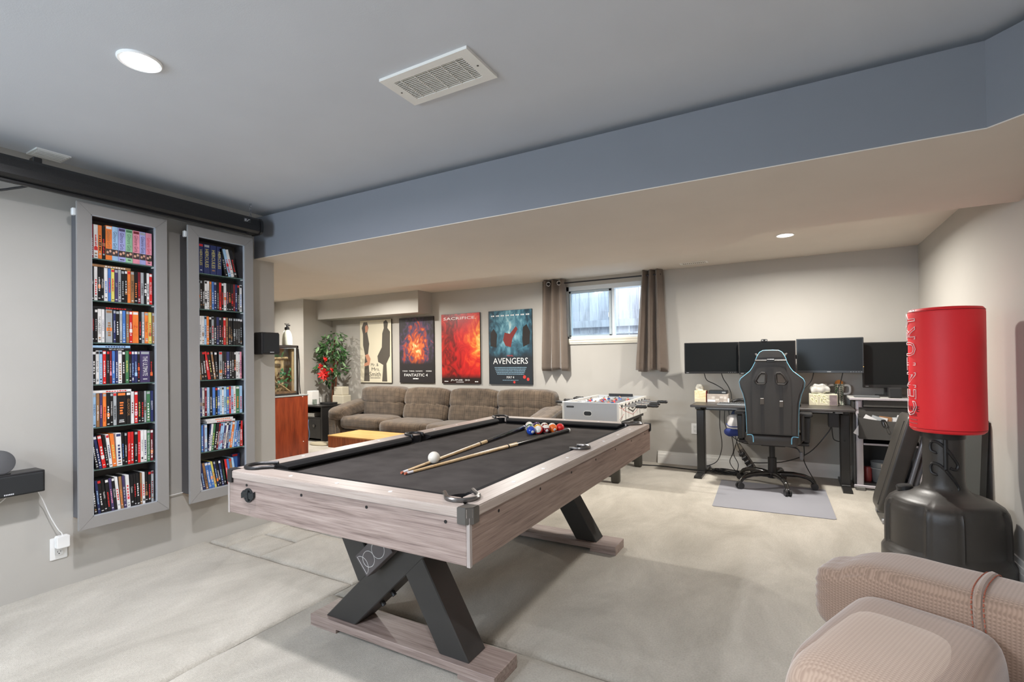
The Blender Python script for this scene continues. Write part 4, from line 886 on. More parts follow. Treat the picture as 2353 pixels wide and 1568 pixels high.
# ================================================================ SOFA
def plaid():
    m = bpy.data.materials.new('sofa_plaid'); m.use_nodes = True; n, l, b = nodes_of(m); b.inputs['Roughness'].default_value = .95; b.inputs['Specular IOR Level'].default_value = .12; b.inputs['Sheen Weight'].default_value = .35
    tc = n.new('ShaderNodeTexCoord'); sep = n.new('ShaderNodeSeparateXYZ'); l.new(tc.outputs['Object'], sep.inputs[0])
    nz = n.new('ShaderNodeTexNoise'); nz.inputs['Scale'].default_value = 12; nz.inputs['Detail'].default_value = 6; l.new(tc.outputs['Object'], nz.inputs['Vector'])
    base = n.new('ShaderNodeValToRGB'); l.new(nz.outputs['Fac'], base.inputs[0]); base.color_ramp.elements[0].color = srgb(60, 50, 41); base.color_ramp.elements[1].color = srgb(106, 91, 75); base.color_ramp.elements[0].position = .3; base.color_ramp.elements[1].position = .7
    cur = base.outputs[0]
    ad = n.new('ShaderNodeMath'); ad.operation = 'ADD'; l.new(sep.outputs['Y'], ad.inputs[0]); l.new(sep.outputs['Z'], ad.inputs[1])
    for src, sc, th, col, f in ((sep.outputs['X'], 14, .90, (38, 32, 27), .6), (ad.outputs[0], 16, .90, (38, 32, 27), .6), (sep.outputs['X'], 33, .88, (132, 117, 98), .3), (ad.outputs[0], 41, .88, (132, 117, 98), .3), (sep.outputs['X'], 130, .5, (90, 78, 68), .25), (ad.outputs[0], 150, .5, (90, 78, 68), .25)):
        mu = n.new('ShaderNodeMath'); mu.operation = 'MULTIPLY'; mu.inputs[1].default_value = sc; l.new(src, mu.inputs[0])
        fr = n.new('ShaderNodeMath'); fr.operation = 'FRACT'; l.new(mu.outputs[0], fr.inputs[0])
        gt = n.new('ShaderNodeMath'); gt.operation = 'GREATER_THAN'; gt.inputs[1].default_value = th; l.new(fr.outputs[0], gt.inputs[0])
        fa = n.new('ShaderNodeMath'); fa.operation = 'MULTIPLY'; fa.inputs[1].default_value = f; l.new(gt.outputs[0], fa.inputs[0])
        mx = n.new('ShaderNodeMixRGB'); l.new(fa.outputs[0], mx.inputs[0]); l.new(cur, mx.inputs[1]); mx.inputs[2].default_value = srgb(*col); cur = mx.outputs[0]
    l.new(cur, b.inputs['Base Color'])
    n2 = n.new('ShaderNodeTexNoise'); n2.inputs['Scale'].default_value = 300; l.new(tc.outputs['Object'], n2.inputs['Vector'])
    bp = n.new('ShaderNodeBump'); bp.inputs['Strength'].default_value = .3; bp.inputs['Distance'].default_value = .003; l.new(n2.outputs['Fac'], bp.inputs['Height']); l.new(bp.outputs[0], b.inputs['Normal'])
    return m
PLAID = plaid()
sf = thing('sofa', 'long brown plaid sofa with pillowed backs under the row of posters', 'sofa', (-4.05, 5.3, 0))
sx0, sx1 = -5.80, -2.36
part('base', MB().box((sx0+.04, 5.0, .07), (sx1-.04, 5.70, .24), None, .02, 2), PLAID, sf)
for x in (sx0+.1, sx1-.1):
    for y in (4.98, 5.62): part('foot', MB().cyl((x, y, 0), (x, y, .075), .025, 12), BLKP, sf)
part('back_frame', MB().box((sx0+.16, 5.56, .10), (sx1-.16, 5.73, .70), None, .03, 2), PLAID, sf)
xs = [-5.62, -4.80, -4.02, -3.25, -2.50]
def crease(cz, amp, wd=.05):
    def f(p, u):
        if u[1] < .3: p = Vector((p.x, p.y+amp*math.exp(-((p.z-cz)/wd)**2)*(1-.3*abs(u[0])), p.z))
        return p
    return f
for i in range(4):
    a, c = xs[i], xs[i+1]; w_ = c-a; cx = (a+c)/2
    def pk(p, u):   # gathered front edges
        e = 1-abs(u[0]); p.y += (.010*math.sin(p.x*46+i)+.008*math.sin(p.x*83))*max(0, (abs(u[2])-.55))*1.2; return p
    if i in (0, 3):
        part('seat_cushion', MB().pillow((cx, 5.17, .345), (w_+.03, .50, .19), 5, 12, wr=.006, ws=9, seed=i, fn=pk), PLAID, sf, True, 180)
        part('lumbar_cushion', MB().pillow((cx, 5.45, .52), (w_+.02, .20, .30), 4, 12, wr=.006, ws=9, seed=i+3, fn=pk), PLAID, sf, True, 180)
        part('head_cushion', MB().pillow((cx, 5.48, .70), (w_+.06, .26, .27), 4, 14, wr=.008, ws=9, seed=i+6, fn=pk), PLAID, sf, True, 180)
    else:
        part('seat_cushion', MB().pillow((cx, 5.12, .325), (w_+.01, .58, .20), 5, 12, wr=.006, ws=9, seed=i, fn=pk), PLAID, sf, True, 180)
        M = Matrix.Translation((cx, 5.46, .60)) @ Matrix.Rotation(math.radians(-10), 4, 'X')
        part('lumbar_cushion', MB().pillow((0, -.01, -.115), (w_, .22, .28), 4, 12, M, wr=.006, ws=9, seed=i+3, fn=pk), PLAID, sf, True, 180)
        part('head_cushion', MB().pillow((0, 0, .085), (w_+.01, .22, .29), 4, 14, M, wr=.007, ws=9, seed=i+6, fn=pk), PLAID, sf, True, 180)
        part('lumbar_seam', MB().tube([M @ Vector((-w_/2+.04+(w_-.08)*k/14, -.098+.012*math.cos(k*.9)-.03*(abs(k-7)/7)**3*-1, -.035-.022*math.sin(PI*k/14)+.004*math.sin(k*2.1))) for k in range(15)], .004, 5, 2), mat('seam_dark', (40, 34, 30), .9), sf)
for s, x in ((-1, sx0+.10), (1, sx1-.10)):
    P_ = [(4.90, .05), (4.90, .30), (4.895, .42), (4.92, .50), (5.10, .53), (5.45, .60), (5.60, .62), (5.68, .50), (5.68, .05)]
    b = MB(); b.prism(P_, .17, Matrix(((0, 0, 1, x-.085), (1, 0, 0, 0), (0, 1, 0, 0), (0, 0, 0, 1))), bev=.025); part('arm_panel', b, PLAID, sf, True, 50)
    M = Matrix.Translation((x-s*.03, 5.22, .51)) @ Matrix.Rotation(math.radians(11), 4, 'X')
    def ga(p, u):
        p.x += .010*math.sin(p.z*60)*max(0, -u[1]-.5); return p
    part('arm_pad', MB().pillow((0, 0, 0), (.27, .70, .19), 4, 12, M, wr=.006, ws=10, seed=20+s, fn=ga), PLAID, sf, True, 180)
# ================================================================ COFFEE TABLE
TEAKY = wood('teak_front', ((118, 58, 28), (160, 86, 46), (186, 108, 62)), (14, 14, 1), .4, 2.5); TEAKT = wood('oak_top', ((176, 128, 70), (206, 160, 98), (222, 182, 120)), (1, 12, 12), .4, 2.5)
ct = thing('coffee_table', 'low square wooden coffee table standing before the sofa', 'coffee table', (-4.56, 4.5, 0))
part('top', MB().box((-5.006, 4.240, .286), (-4.12, 4.754, .301), None, .002), TEAKT, ct)
x = -5.004
while x < -4.13:
    part('front_slat', MB().box((x, 4.243, .152), (x+.0395, 4.258, .286), None, .0012), TEAKY, ct); x += .0415
part('case', MB().box((-5.003, 4.259, .154), (-4.122, 4.75, .286)), TEAKY, ct)
for x in (-4.95, -4.20):
    for y in (4.31, 4.66): part('leg', MB().box((x, y, 0), (x+.05, y+.05, .154), None, .002), BLKP, ct)
# ================================================================ CABINET BEHIND THE LEFT WALL, WITH TERRARIUM
CHER = wood('cherry', ((96, 38, 18), (128, 52, 26), (146, 66, 34)), (10, 10, 1.2), .35, 2.2)
cb = thing('side_cabinet', 'reddish brown wooden cabinet standing past the end of the left wall', 'cabinet', (-5.9, 4.0, 0))
part('end_panel', MB().box((-5.60, 3.62, .0), (-5.58, 4.412, .765), None, .002), CHER, cb)
part('body', MB().box((-6.3, 3.62, .03), (-5.602, 4.40, .764)), mat('cabinet_dark', (52, 34, 26), .5), cb)
part('glass_top', MB().box((-6.32, 3.60, .766), (-5.575, 4.418, .782), None, .003), mat('top_grey', (150, 156, 156), .12), cb)
for y, z in ((4.33, .755), (4.335, .17)): part('screw', MB().lathe([(.006, 0), (.006, .003), (.003, .004)], 12, basis((-5.58, y, z), (0, 1, 0), (0, 0, 1))), DOT, cb)
tr = thing('terrarium', 'tall glass terrarium with bark background and plants on the brown cabinet', 'terrarium', (-5.80, 4.16, .782))
tY0, tY1, tX0, tX1, tZ = 3.90, 4.312, -6.05, -5.652, 1.415
TF = mat('terrarium_frame', (36, 32, 28), .4)
b = MB()
for y in (tY0, tY1):
    for x in (tX0, tX1): b.box((x-.010, y-.010, .782), (x+.010, y+.010, tZ))
for z in (.782, tZ-.022):
    b.box((tX0-.01, tY0-.01, z), (tX1+.01, tY0+.01, z+.022)); b.box((tX0-.01, tY1-.01, z), (tX1+.01, tY1+.01, z+.022)); b.box((tX0-.01, tY0, z), (tX0+.01, tY1, z+.022)); b.box((tX1-.01, tY0, z), (tX1+.01, tY1, z+.022))
part('frame', b, TF, tr)
BARK = wood('bark', ((98, 70, 42), (156, 122, 78), (202, 170, 116)), (6, 6, 1), .9, 4, bump=.8)
b = MB()
for k in range(9):
    y = tY0+.02+.043*k; b.beam((-5.80, y, .80), (-5.795, y+.008, tZ-.03), .045, .03, up=(1, 0, 0))
part('bark_background', b, BARK, tr)
part('bark_post', MB().beam((-5.72, tY1-.045, .80), (-5.72, tY1-.04, tZ-.03), .05, .07, up=(1, 0, 0), bev=.008), BARK, tr)
part('branch', MB().tube([(-5.70, 3.96, 1.10), (-5.74, 4.02, .98), (-5.70, 4.12, .90), (-5.69, 4.24, .81)], .014, 8, 4), BARK, tr, True)
part('branch', MB().tube([(-5.70, 3.94, 1.25), (-5.71, 4.06, 1.255), (-5.70, 4.20, 1.26)], .016, 8, 3), BARK, tr, True)
part('soil', MB().box((tX0+.012, tY0+.012, .784), (tX1-.012, tY1-.012, .83)), mat('soil', (120, 84, 52), .95, noise_s=40, noise_amt=.4), tr)
GRN = mat('leaf_fresh', (104, 160, 70), .5); GRN2 = mat('leaf_mid', (62, 112, 58), .5)
b = MB(); rg = random.Random(3)
for k in range(60):
    a = rg.uniform(0, 2*PI); r = rg.uniform(.02, .10); p = Vector((-5.72+.04*math.cos(a)*.6, 4.02+.10*math.cos(a*1.7), 1.28)); q = p+Vector((r*.4*math.cos(a), r*math.sin(a), rg.uniform(-.02, .09)))
    b.beam(p, q, .006, .001)
part('grass_tuft', b, GRN, tr, stuff=True)
b = MB()
for k in range(34):
    p = Vector((-5.70+rg.uniform(-.04, .02), rg.uniform(4.05, 4.25), rg.uniform(.88, 1.12))); a = rg.uniform(0, 2*PI)
    M = Matrix.Translation(p) @ Matrix.Rotation(a, 4, 'X') @ Matrix.Rotation(rg.uniform(-.6, .6), 4, 'Y'); b.prism(ellipse(.011, .022, 8), .001, M @ YZ(0).to_3x3().to_4x4())
part('vine_leaves', b, GRN2, tr, stuff=True)
for s, p, q in (('pane', (tX1-.002, tY0+.01, .80), (tX1+.002, tY1-.01, tZ-.02)), ('pane', (tX0, tY0-.002, .80), (tX1, tY0+.002, tZ-.02))): part(s, MB().box(p, q), GLASS, tr)
part('lid', MB().box((tX0-.008, tY0-.008, tZ), (tX1+.008, tY1+.008, tZ+.008)), TF, tr)
bt = thing('spray_bottle', 'white translucent pump spray bottle standing on the terrarium', 'bottle', (-5.75, 4.235, tZ+.008))
Mb = Matrix.Translation((-5.75, 4.235, tZ+.008))
part('body', MB().lathe([(.05, 0), (.062, .006), (.065, .03), (.062, .10), (.055, .15), (.04, .185), (.028, .20), (.026, .21)], 24, Mb), mat('bottle_white', (226, 230, 216), .35), bt, True)
part('pump', MB().lathe([(.03, .205), (.03, .235), (.018, .245), (.012, .262)], 20, Mb).box((-.008, -.012, .255), (.008, .045, .275), Mb, .003).box((-.005, -.012, .20), (.005, -.004, .268), Mb), BLKP, bt, True)
part('handle', MB().tube([Mb @ Vector((0, -.02, .272)), Mb @ Vector((0, -.035, .285)), Mb @ Vector((0, .02, .283)), Mb @ Vector((0, .03, .29))], .004, 6), BLKP, bt)
part('scale_marks', (lambda m: [m.box((.058-.0006*k, -.006, .05+.016*k), (.0655-.0006*k, .006, .052+.016*k), Mb) for k in range(6)] and m)(MB()), mat('mark_grey', (110, 112, 110), .5), bt)
solo('terrarium_cable', MB().tube([(-5.64, 4.318, 1.38), (-5.64, 4.335, 1.15), (-5.64, 4.33, .95), (-5.635, 4.34, .79)], .006, 6, 4), BLKP, 'thin black cable running down beside the terrarium', 'cable', smooth=True)
wb = thing('white_box', 'small white box standing on the brown cabinet beside the terrarium', 'box', (-5.62, 3.88, .782))
part('box_body', MB().box((-5.70, 3.74, .782), (-5.585, 3.886, .945), None, .004), PW_, wb)
part('side_mark', MB().box((-5.5855, 3.76, .84), (-5.5845, 3.79, .85)), mat('mark_grey', (110, 112, 110), .5), wb)
bs = thing('cabinet_speaker', 'black slim speaker standing on the white box near the wall end', 'speaker', (-5.64, 3.84, .946))
part('cabinet', MB().box((-5.69, 3.72, .946), (-5.60, 3.872, 1.245), None, .004), SPK, bs); part('grille', MB().box((-5.601, 3.73, .956), (-5.594, 3.866, 1.235), None, .003), GRILL, bs)
# ================================================================ CORNER BY THE SOFA: PLANT, SCRATCHING POST, BLACK STAND
st = thing('side_stand', 'low black stand with open shelf in the corner left of the sofa', 'side table', (-6.38, 5.32, 0))
SBL = mat('stand_black', (38, 37, 37), .3)
X0, X1, Y0, Y1, Z = -6.69, -6.14, 5.10, 5.50, .545
part('top', MB().box((X0, Y0, Z-.022), (X1, Y1, Z), None, .002), SBL, st)
for x in (X0+.01, X1-.04): part('side_panel', MB().box((x, Y0+.01, .02), (x+.03, Y1-.01, Z-.022)), SBL, st)
part('shelf', MB().box((X0+.04, Y0+.012, .345), (X1-.04, Y1-.01, .365)), SBL, st)
part('door', MB().box((X0+.042, Y0+.006, .05), (X1-.042, Y0+.022, .34), None, .002), SBL, st)
part('knob', MB().lathe([(.012, 0), (.022, .006), (.022, .014), (.01, .018)], 16, Matrix.Translation((-6.32, Y0+.006, .24)) @ Matrix.Rotation(PI/2, 4, 'X')), GUN, st, True)
part('base_plinth', MB().box((X0+.03, Y0+.03, 0), (X1-.03, Y1-.03, .02)), SBL, st)
part('back_panel', MB().box((X0+.04, Y1-.02, .02), (X1-.04, Y1-.012, Z-.022)), SBL, st)
solo('folded_paper', MB().box((-6.60, 5.14, .3655), (-6.36, 5.36, .42), None, .004), mat('paper_grey', (170, 168, 160), .7), 'pale folded stack lying on the shelf of the black stand', 'paper')
bw = thing('white_router', 'tall white box standing on the black corner stand', 'router', (-6.49, 5.22, Z))
part('body', MB().box((-6.545, 5.16, Z), (-6.43, 5.29, Z+.215), None, .006), PW_, bw)
dk = thing('black_router', 'black router with two upright frames on the corner stand', 'router', (-6.32, 5.38, Z))
part('base', MB().box((-6.44, 5.31, Z), (-6.21, 5.46, Z+.03), None, .006), BLKP, dk)
b = MB(); b.tube([(-6.37, 5.38, Z+.03), (-6.37, 5.38, Z+.13), (-6.345, 5.38, Z+.145), (-6.32, 5.38, Z+.13), (-6.32, 5.38, Z+.03)], .007, 6)
part('antenna_loop', b, GUN, dk, True)
solo('clear_cup', MB().lathe([(.03, 0), (.036, .09), (.034, .09), (.028, .004)], 16, Matrix.Translation((-6.36, 5.15, Z)), cap=False), glass('cup_glass', (.86, .9, .88), .15), 'small clear cup on the front edge of the black stand', 'cup', smooth=True)
pf = thing('white_photo_frame', 'small white frame leaning on the black stand beside the router', 'picture frame', (-6.52, 5.35, Z))
part('frame', MB().box((-6.58, 5.345, Z), (-6.46, 5.36, Z+.11), None, .003), PW_, pf); part('picture', MB().box((-6.57, 5.343, Z+.015), (-6.47, 5.346, Z+.095)), mat('picture_grey', (190, 190, 184), .5), pf)
solo('blue_cable', MB().tube([(-6.42, 5.085, .33), (-6.40, 5.06, .25), (-6.36, 5.05, .14), (-6.37, 5.05, .06), (-6.42, 5.06, .008)], .005, 6, 4), mat('cable_blue', (96, 116, 150), .4), 'blue-grey cable hanging before the black stand', 'cable', smooth=True)
solo('floor_mat', MB().lathe([(.16, 0), (.17, .01), (.15, .03), (.02, .034)], 20, Matrix.Translation((-6.02, 4.96, 0)) @ Matrix.Diagonal((1.1, .6, 1, 1))), mat('mat_cream', (176, 166, 142), .9, bump=.4, bump_s=200), 'flat cream cushion lying on the floor by the black stand', 'cushion', smooth=True)
sp_ = thing('scratching_post', 'cream carpeted two-step scratching post between plant and sofa', 'scratching post', (-6.22, 5.56, 0))
CRM = mat('cream_carpet', (206, 198, 178), .95, bump=1, bump_s=160)
part('base', MB().box((-6.425, 5.51, 0), (-6.10, 5.72, .05), None, .01), CRM, sp_)
part('lower_block', MB().box((-6.415, 5.53, .05), (-6.165, 5.69, .672), None, .012, 2), CRM, sp_); part('upper_block', MB().box((-6.39, 5.54, .672), (-6.20, 5.68, .806), None, .012, 2), CRM, sp_)
pl = thing('artificial_ficus', 'bushy artificial ficus tree with red flowers in the corner by the sofa', 'plant', (-6.43, 5.62, 0))
TRK = mat('trunk_brown', (112, 70, 48), .8, noise_s=30, noise_amt=.3)
part('pot', MB().lathe([(.07, 0), (.09, .02), (.105, .22), (.112, .24), (.10, .24), (.095, .21), (.01, .2)], 20, Matrix.Translation((-6.545, 5.645, 0))), mat('pot_dark', (54, 46, 40), .6), pl, True)
trunks = [[(-6.56, 5.64, .2), (-6.50, 5.61, .6), (-6.47, 5.60, .95), (-6.43, 5.58, 1.3), (-6.40, 5.58, 1.55)], [(-6.52, 5.64, .2), (-6.45, 5.62, .7), (-6.41, 5.61, 1.0), (-6.45, 5.6, 1.25), (-6.5, 5.58, 1.5)], [(-6.5, 5.61, .8), (-6.38, 5.58, 1.1), (-6.27, 5.56, 1.3)], [(-6.47, 5.6, .95), (-6.62, 5.58, 1.15), (-6.68, 5.56, 1.28)]]
for t_ in trunks: part('stem', MB().tube(t_, .016, 8, 4, rads=[.017, .015, .012, .008]), TRK, pl, True)
LM = [mat('leaf_%d' % i, c, .38, spec=.4) for i, c in enumerate([(62, 100, 58), (92, 134, 84), (134, 168, 122), (44, 74, 46)])]
lb = MB(); L_, Wd = .098, .022; prof = [(0, 0), (.2, .7), (.45, 1), (.75, .62), (1, 0)]
A_ = [lb.bm.verts.new((0, L_*u, -.012*math.sin(PI*u)-.006*u)) for u, w_ in prof]; Lf = [lb.bm.verts.new((-Wd*w_, L_*u, .004-.012*math.sin(PI*u))) for u, w_ in prof[1:-1]]; Rt = [lb.bm.verts.new((Wd*w_, L_*u, .004-.012*math.sin(PI*u))) for u, w_ in prof[1:-1]]
for side in (Lf, Rt):
    lb.bm.faces.new((A_[0], A_[1], side[0])); lb.bm.faces.new((A_[-1], A_[-2], side[-1]))
    for i in range(2): lb.bm.faces.new((A_[i+1], A_[i+2], side[i+1], side[i]))
lms = []
for m in LM:
    q = lb.bm.copy(); me = bpy.data.meshes.new('leaf'); q.to_mesh(me); q.free(); me.materials.append(m); lms.append(me)
rg = random.Random(11)
blobs = [((-6.42, 5.56, 1.60), (.22, .13, .11), 40), ((-6.44, 5.54, 1.42), (.33, .17, .12), 90), ((-6.30, 5.54, 1.30), (.23, .15, .12), 50), ((-6.56, 5.54, 1.28), (.20, .15, .09), 34), ((-6.30, 5.55, 1.08), (.20, .13, .10), 46), ((-6.60, 5.46, 1.12), (.12, .08, .06), 16), ((-6.50, 5.52, .92), (.08, .07, .12), 14)]
inv = W[pl].inverted()
for c, r, n_ in blobs:
    for k in range(n_):
        v = Vector((rg.gauss(0, 1), rg.gauss(0, 1), rg.gauss(0, 1))); v.normalize(); v *= rg.uniform(.45, 1)
        p = Vector((c[0]+r[0]*v.x, min(c[1]+r[1]*v.y, 5.74), c[2]+r[2]*v.z))
        p.x = max(p.x, -6.615)
        o = bpy.data.objects.new('leaf', lms[rg.choice([0, 0, 1, 1, 2, 3])]); COL.objects.link(o); o.parent = pl; o.matrix_parent_inverse = inv
        yaw = math.atan2(-v.x, v.y)+rg.uniform(-.9, .9)
        o.matrix_basis = Matrix.Translation(p) @ Matrix.Rotation(yaw, 4, 'Z') @ Matrix.Rotation(rg.uniform(-1.2, .35), 4, 'X') @ Matrix.Rotation(rg.uniform(-.6, .6), 4, 'Y') @ Matrix.Scale(rg.uniform(.8, 1.15), 4)
FLR = mat('flower_red', (222, 44, 40), .5, noise_s=30, noise_amt=.2)
def flower(c, R, n):
    b = MB()
    for k in range(n):
        a = 2*PI*k/n*2.4; el = rg.uniform(-.2, 1.0); M = Matrix.Translation(c) @ Matrix.Rotation(a, 4, 'Y') @ Matrix.Rotation(-el, 4, 'X')
        b._add([(0, 0, 0), (-R*.22, -.01, R*.5), (0, -.02, R), (R*.22, -.01, R*.5), (0, .006, R*.5)], [(0, 1, 4), (1, 2, 4), (2, 3, 4), (3, 0, 4)], M)
    part('flower', b, FLR, pl)
flower((-6.47, 5.40, 1.02), .105, 22); flower((-6.44, 5.40, .965), .075, 14); flower((-6.54, 5.41, 1.13), .055, 10); flower((-6.30, 5.42, 1.07), .05, 8); flower((-6.42, 5.40, 1.24), .05, 8)
# ================================================================ FOOSBALL TABLE
fb = thing('foosball_table', 'white foosball table with black handled rods behind the pool table', 'foosball table', (-1.72, 5.1, 0))
FG_ = mat('foos_grey', (186, 188, 190), .4); FW_ = mat('foos_white', (226, 224, 218), .4); FR_ = mat('foos_red', (176, 40, 44), .5); FK_ = mat('foos_dark', (66, 60, 56), .5)
fx0, fx1, fy0, fy1, fz0, fz1 = -2.010, -1.432, 4.58, 5.60, .597, .775
part('end_panel', MB().box((fx0+.012, fy0, fz0), (fx1-.012, fy0+.02, fz1), None, .002), FG_, fb); part('end_panel', MB().box((fx0+.012, fy1-.02, fz0), (fx1-.012, fy1, fz1), None, .002), FG_, fb)
part('side_panel', MB().box((fx0, fy0-.002, fz0), (fx0+.02, fy1, fz1), None, .002), FW_, fb); sd = part('side_panel', MB().box((fx1-.02, fy0-.002, fz0), (fx1, fy1, fz1), None, .002), FW_, fb)
part('playfield', MB().box((fx0+.02, fy0+.02, .655), (fx1-.02, fy1-.02, .668)), mat('field_grey', (170, 176, 180), .5), fb)
part('underbox', MB().box((fx0+.03, fy0+.03, .56), (fx1-.03, fy1-.03, .60)), BLKP, fb)
# ball return cup and name plate on the near end
part('ball_return_ring', MB().prism(rrect(.092, .054, .0268, 6), .006, XZ(fy0, -1.742, .668), holes=[rrect(.078, .040, .0198, 6)]), mat('ring_white', (220, 220, 216), .4), fb)
part('ball_return_cup', MB().prism(rrect(.078, .040, .0198, 6), .003, XZ(fy0, -1.742, .668)), BLKP, fb)
pn = part('name_plate', MB().prism(rrect(.08, .017, .0084, 4), .003, XZ(fy0, -1.925, .728)), BLKP, fb)
q = MB()
for k in range(9): q.box((-1.957+.0072*k, fy0-.0036, .7245), (-1.9525+.0072*k, fy0-.003, .7315))
part('plate_print', q, GUN, pn)
# printed pattern on the right side panel: nested diamonds and lines
SM = YZ(fx1)
def line(p, q, m, w_=.004):
    d = Vector((q[0]-p[0], q[1]-p[1])); nrm = Vector((-d.y, d.x)); nrm.normalize(); nrm *= w_/2
    part('print_line', MB().prism([(p[0]+nrm.x, p[1]+nrm.y), (q[0]+nrm.x, q[1]+nrm.y), (q[0]-nrm.x, q[1]-nrm.y), (p[0]-nrm.x, p[1]-nrm.y)], .0006, SM), m, sd)
yc, zc = 5.05, .700
dia = lambda a, h: [(yc-a, zc), (yc, zc+h), (yc+a, zc), (yc, zc-h)]
part('print_diamond', MB().prism(dia(.19, .052), .0006, SM, holes=[dia(.15, .036)]), FK_, sd); part('print_diamond', MB().prism(dia(.07, .018), .0006, SM), FK_, sd)
for a, b_ in (((yc-.34, zc), (yc, zc-.075)), ((yc, zc-.075), (yc+.34, zc)), ((yc-.34, zc), (yc-.1, zc+.06)), ((fy0+.01, .735), (fy0+.16, .705)), ((fy0+.16, .66), (fy0+.01, .615)), ((fy1-.01, .73), (fy1-.14, .70))): line(a, b_, FR_)
for a, b_ in (((fy0+.02, .77), (fy0+.10, .725)), ((fy0+.03, .60), (fy0+.12, .64)), ((fy1-.12, .63), (fy1-.12, .75)), ((fy1-.06, .68), (fy1-.03, .74)), ((4.9, .61), (4.9, .69)), ((5.2, .62), (5.2, .70)), ((fy0+.22, .60), (fy0+.22, .77))): line(a, b_, FK_, .006)
for k in range(8): part('rod_bushing', MB().cyl((fx1-.001, fy0+.09+.12*k, .742), (fx1+.006, fy0+.09+.12*k, .742), .016, 10), BLKP, fb)
CHR = mat('chrome', (206, 208, 210), .12, metal=1)
PM = {'r': mat('player_red', (196, 44, 40), .4), 'b': mat('player_blue', (44, 78, 146), .4)}; FACE = mat('player_skin', (214, 170, 136), .5); HAIR = mat('player_hair', (58, 40, 30), .6)
pbody = MB().box((-.010, -.006, -.062), (.010, .006, -.036), None, .002).box((-.007, -.005, -.036), (.007, .005, -.012), None, .002).box((-.015, -.009, -.012), (.015, .009, .018), None, .003).mesh('player')
phead = MB().sphere((0, 0, .027), .0085, 8, 6).mesh('head', True); phair = MB().sphere((0, .001, .031), (.0088, .0088, .0062), 8, 5).mesh('hair', True)
team = 'rrbrbrbb'; cnt = [1, 2, 3, 4, 4, 3, 2, 1]; right_handles = {0, 1, 3, 5}
for k in range(8):
    y = fy0+.09+.12*k; rgt = k in (0, 1, 3, 5) ; sh = [.02, .10, -.02, .06, .0, .08, -.03, .02][k]
    ra, rb = (fx0-.09, fx1+.12+sh) if rgt else (fx0-.13-sh*.5, fx1+.06)
    rod = part('rod', MB().cyl((ra, y, .742), (rb, y, .742), .007, 10), CHR, fb, True)
    hx = (rb-.005, rb+.10) if rgt else (ra+.005, ra-.10)
    b = MB(); dd = 1 if rgt else -1
    b.lathe([(.012, 0), (.0155, .008), (.0145, .03), (.0165, .05), (.0145, .07), (.0165, .092), (.008, .105)], 12, Matrix.Translation((hx[0], y, .742)) @ Matrix.Rotation(dd*PI/2, 4, 'Y'))
    part('handle', b, BLKP, rod, True)
    for j in range(cnt[k]):
        x = -1.72+(j-(cnt[k]-1)/2)*.13+sh*.5; tilt = rg.uniform(-.5, .5); M = Matrix.Translation((x, y, .742)) @ Matrix.Rotation(tilt, 4, 'X')
        q = pbody.copy(); q.transform(M); part('player', q, PM[team[k]], rod); q = phead.copy(); q.transform(M); part('player_head', q, FACE, rod); q = phair.copy(); q.transform(M); part('player_hair', q, HAIR, rod)
for x in (-1.865, -1.80): pass
part('goal_scorer', MB().box((-1.86, fy0+.022, .765), (-1.58, fy0+.03, .782), None, .003), BLKP, fb); part('goal_scorer', MB().box((-1.86, fy1-.03, .765), (-1.58, fy1-.022, .795), None, .003), BLKP, fb)
for x in (fx0+.02, fx1-.115):
    for y in (fy0+.09, fy1-.13):
        c = .0; b = MB(); P_ = [(x, 0), (x+.09, 0), (x+.09, .565), (x, .565)] if True else 0
        b.box((x, y-.025, .0), (x+.085, y+.045, .565), None, .02, 3); part('leg', b, mat('foos_leg', (62, 60, 54), .4), fb, True, 30)
for y in (fy0+.1, fy1-.12): part('leg_brace', MB().prism([(fx0+.1, .05), (fx1-.1, .05), (fx1-.1, .16), (fx1-.2, .10), (fx0+.2, .10), (fx0+.1, .16)], .03, XZ(y+.025)), mat('foos_leg', (62, 60, 54), .4), fb)
# ================================================================ DESK
DKT = wood('desk_black', ((40, 37, 36), (58, 54, 52), (72, 67, 64)), (1, 10, 10), .4, 3); DKL = mat('desk_leg_black', (40, 39, 38), .35)
dk = thing('standing_desk', 'black standing desk with two column legs against the back wall', 'desk', (-.217, 5.5, 0))
dx0, dx1, dy0, dy1, dz = -.899, .466, 5.20, 5.785, .726
part('desktop', MB().box((dx0, dy0, dz-.022), (dx1, dy1, dz), None, .003), DKT, dk)
for x in (-.835, .40):
    part('column', MB().box((x-.038, 5.40, .03), (x+.038, 5.50, dz-.06), None, .006), DKL, dk)
    part('foot', MB().hexa([(x-.036, 5.19, 0), (x+.036, 5.19, 0), (x+.036, 5.78, 0), (x-.036, 5.78, 0), (x-.036, 5.19, .022), (x+.036, 5.19, .022), (x+.036, 5.78, .022), (x-.036, 5.78, .022)]).box((x-.036, 5.36, .02), (x+.036, 5.55, .034), None, .003), DKL, dk)
    part('top_bracket', MB().prism([(5.25, dz-.023), (5.25, dz-.04), (5.36, dz-.066), (5.55, dz-.066), (5.70, dz-.04), (5.70, dz-.023)], .05, Matrix(((0, 0, 1, x-.025), (1, 0, 0, 0), (0, 1, 0, 0), (0, 0, 0, 1)))), DKL, dk)
part('cross_rail', MB().box((-.79, 5.42, dz-.066), (.36, 5.48, dz-.024)), DKL, dk)
part('cable_tray', MB().box((-.75, 5.22, dz-.034), (-.45, 5.24, dz-.023), None, .002).box((.08, 5.22, dz-.034), (.30, 5.24, dz-.023), None, .002), mat('tray_grey', (150, 150, 150), .35, metal=.4), dk)
part('control_pad', MB().box((.315, 5.205, dz-.036), (.375, 5.25, dz-.022), None, .003), mat('pad_grey', (120, 120, 120), .4), dk)
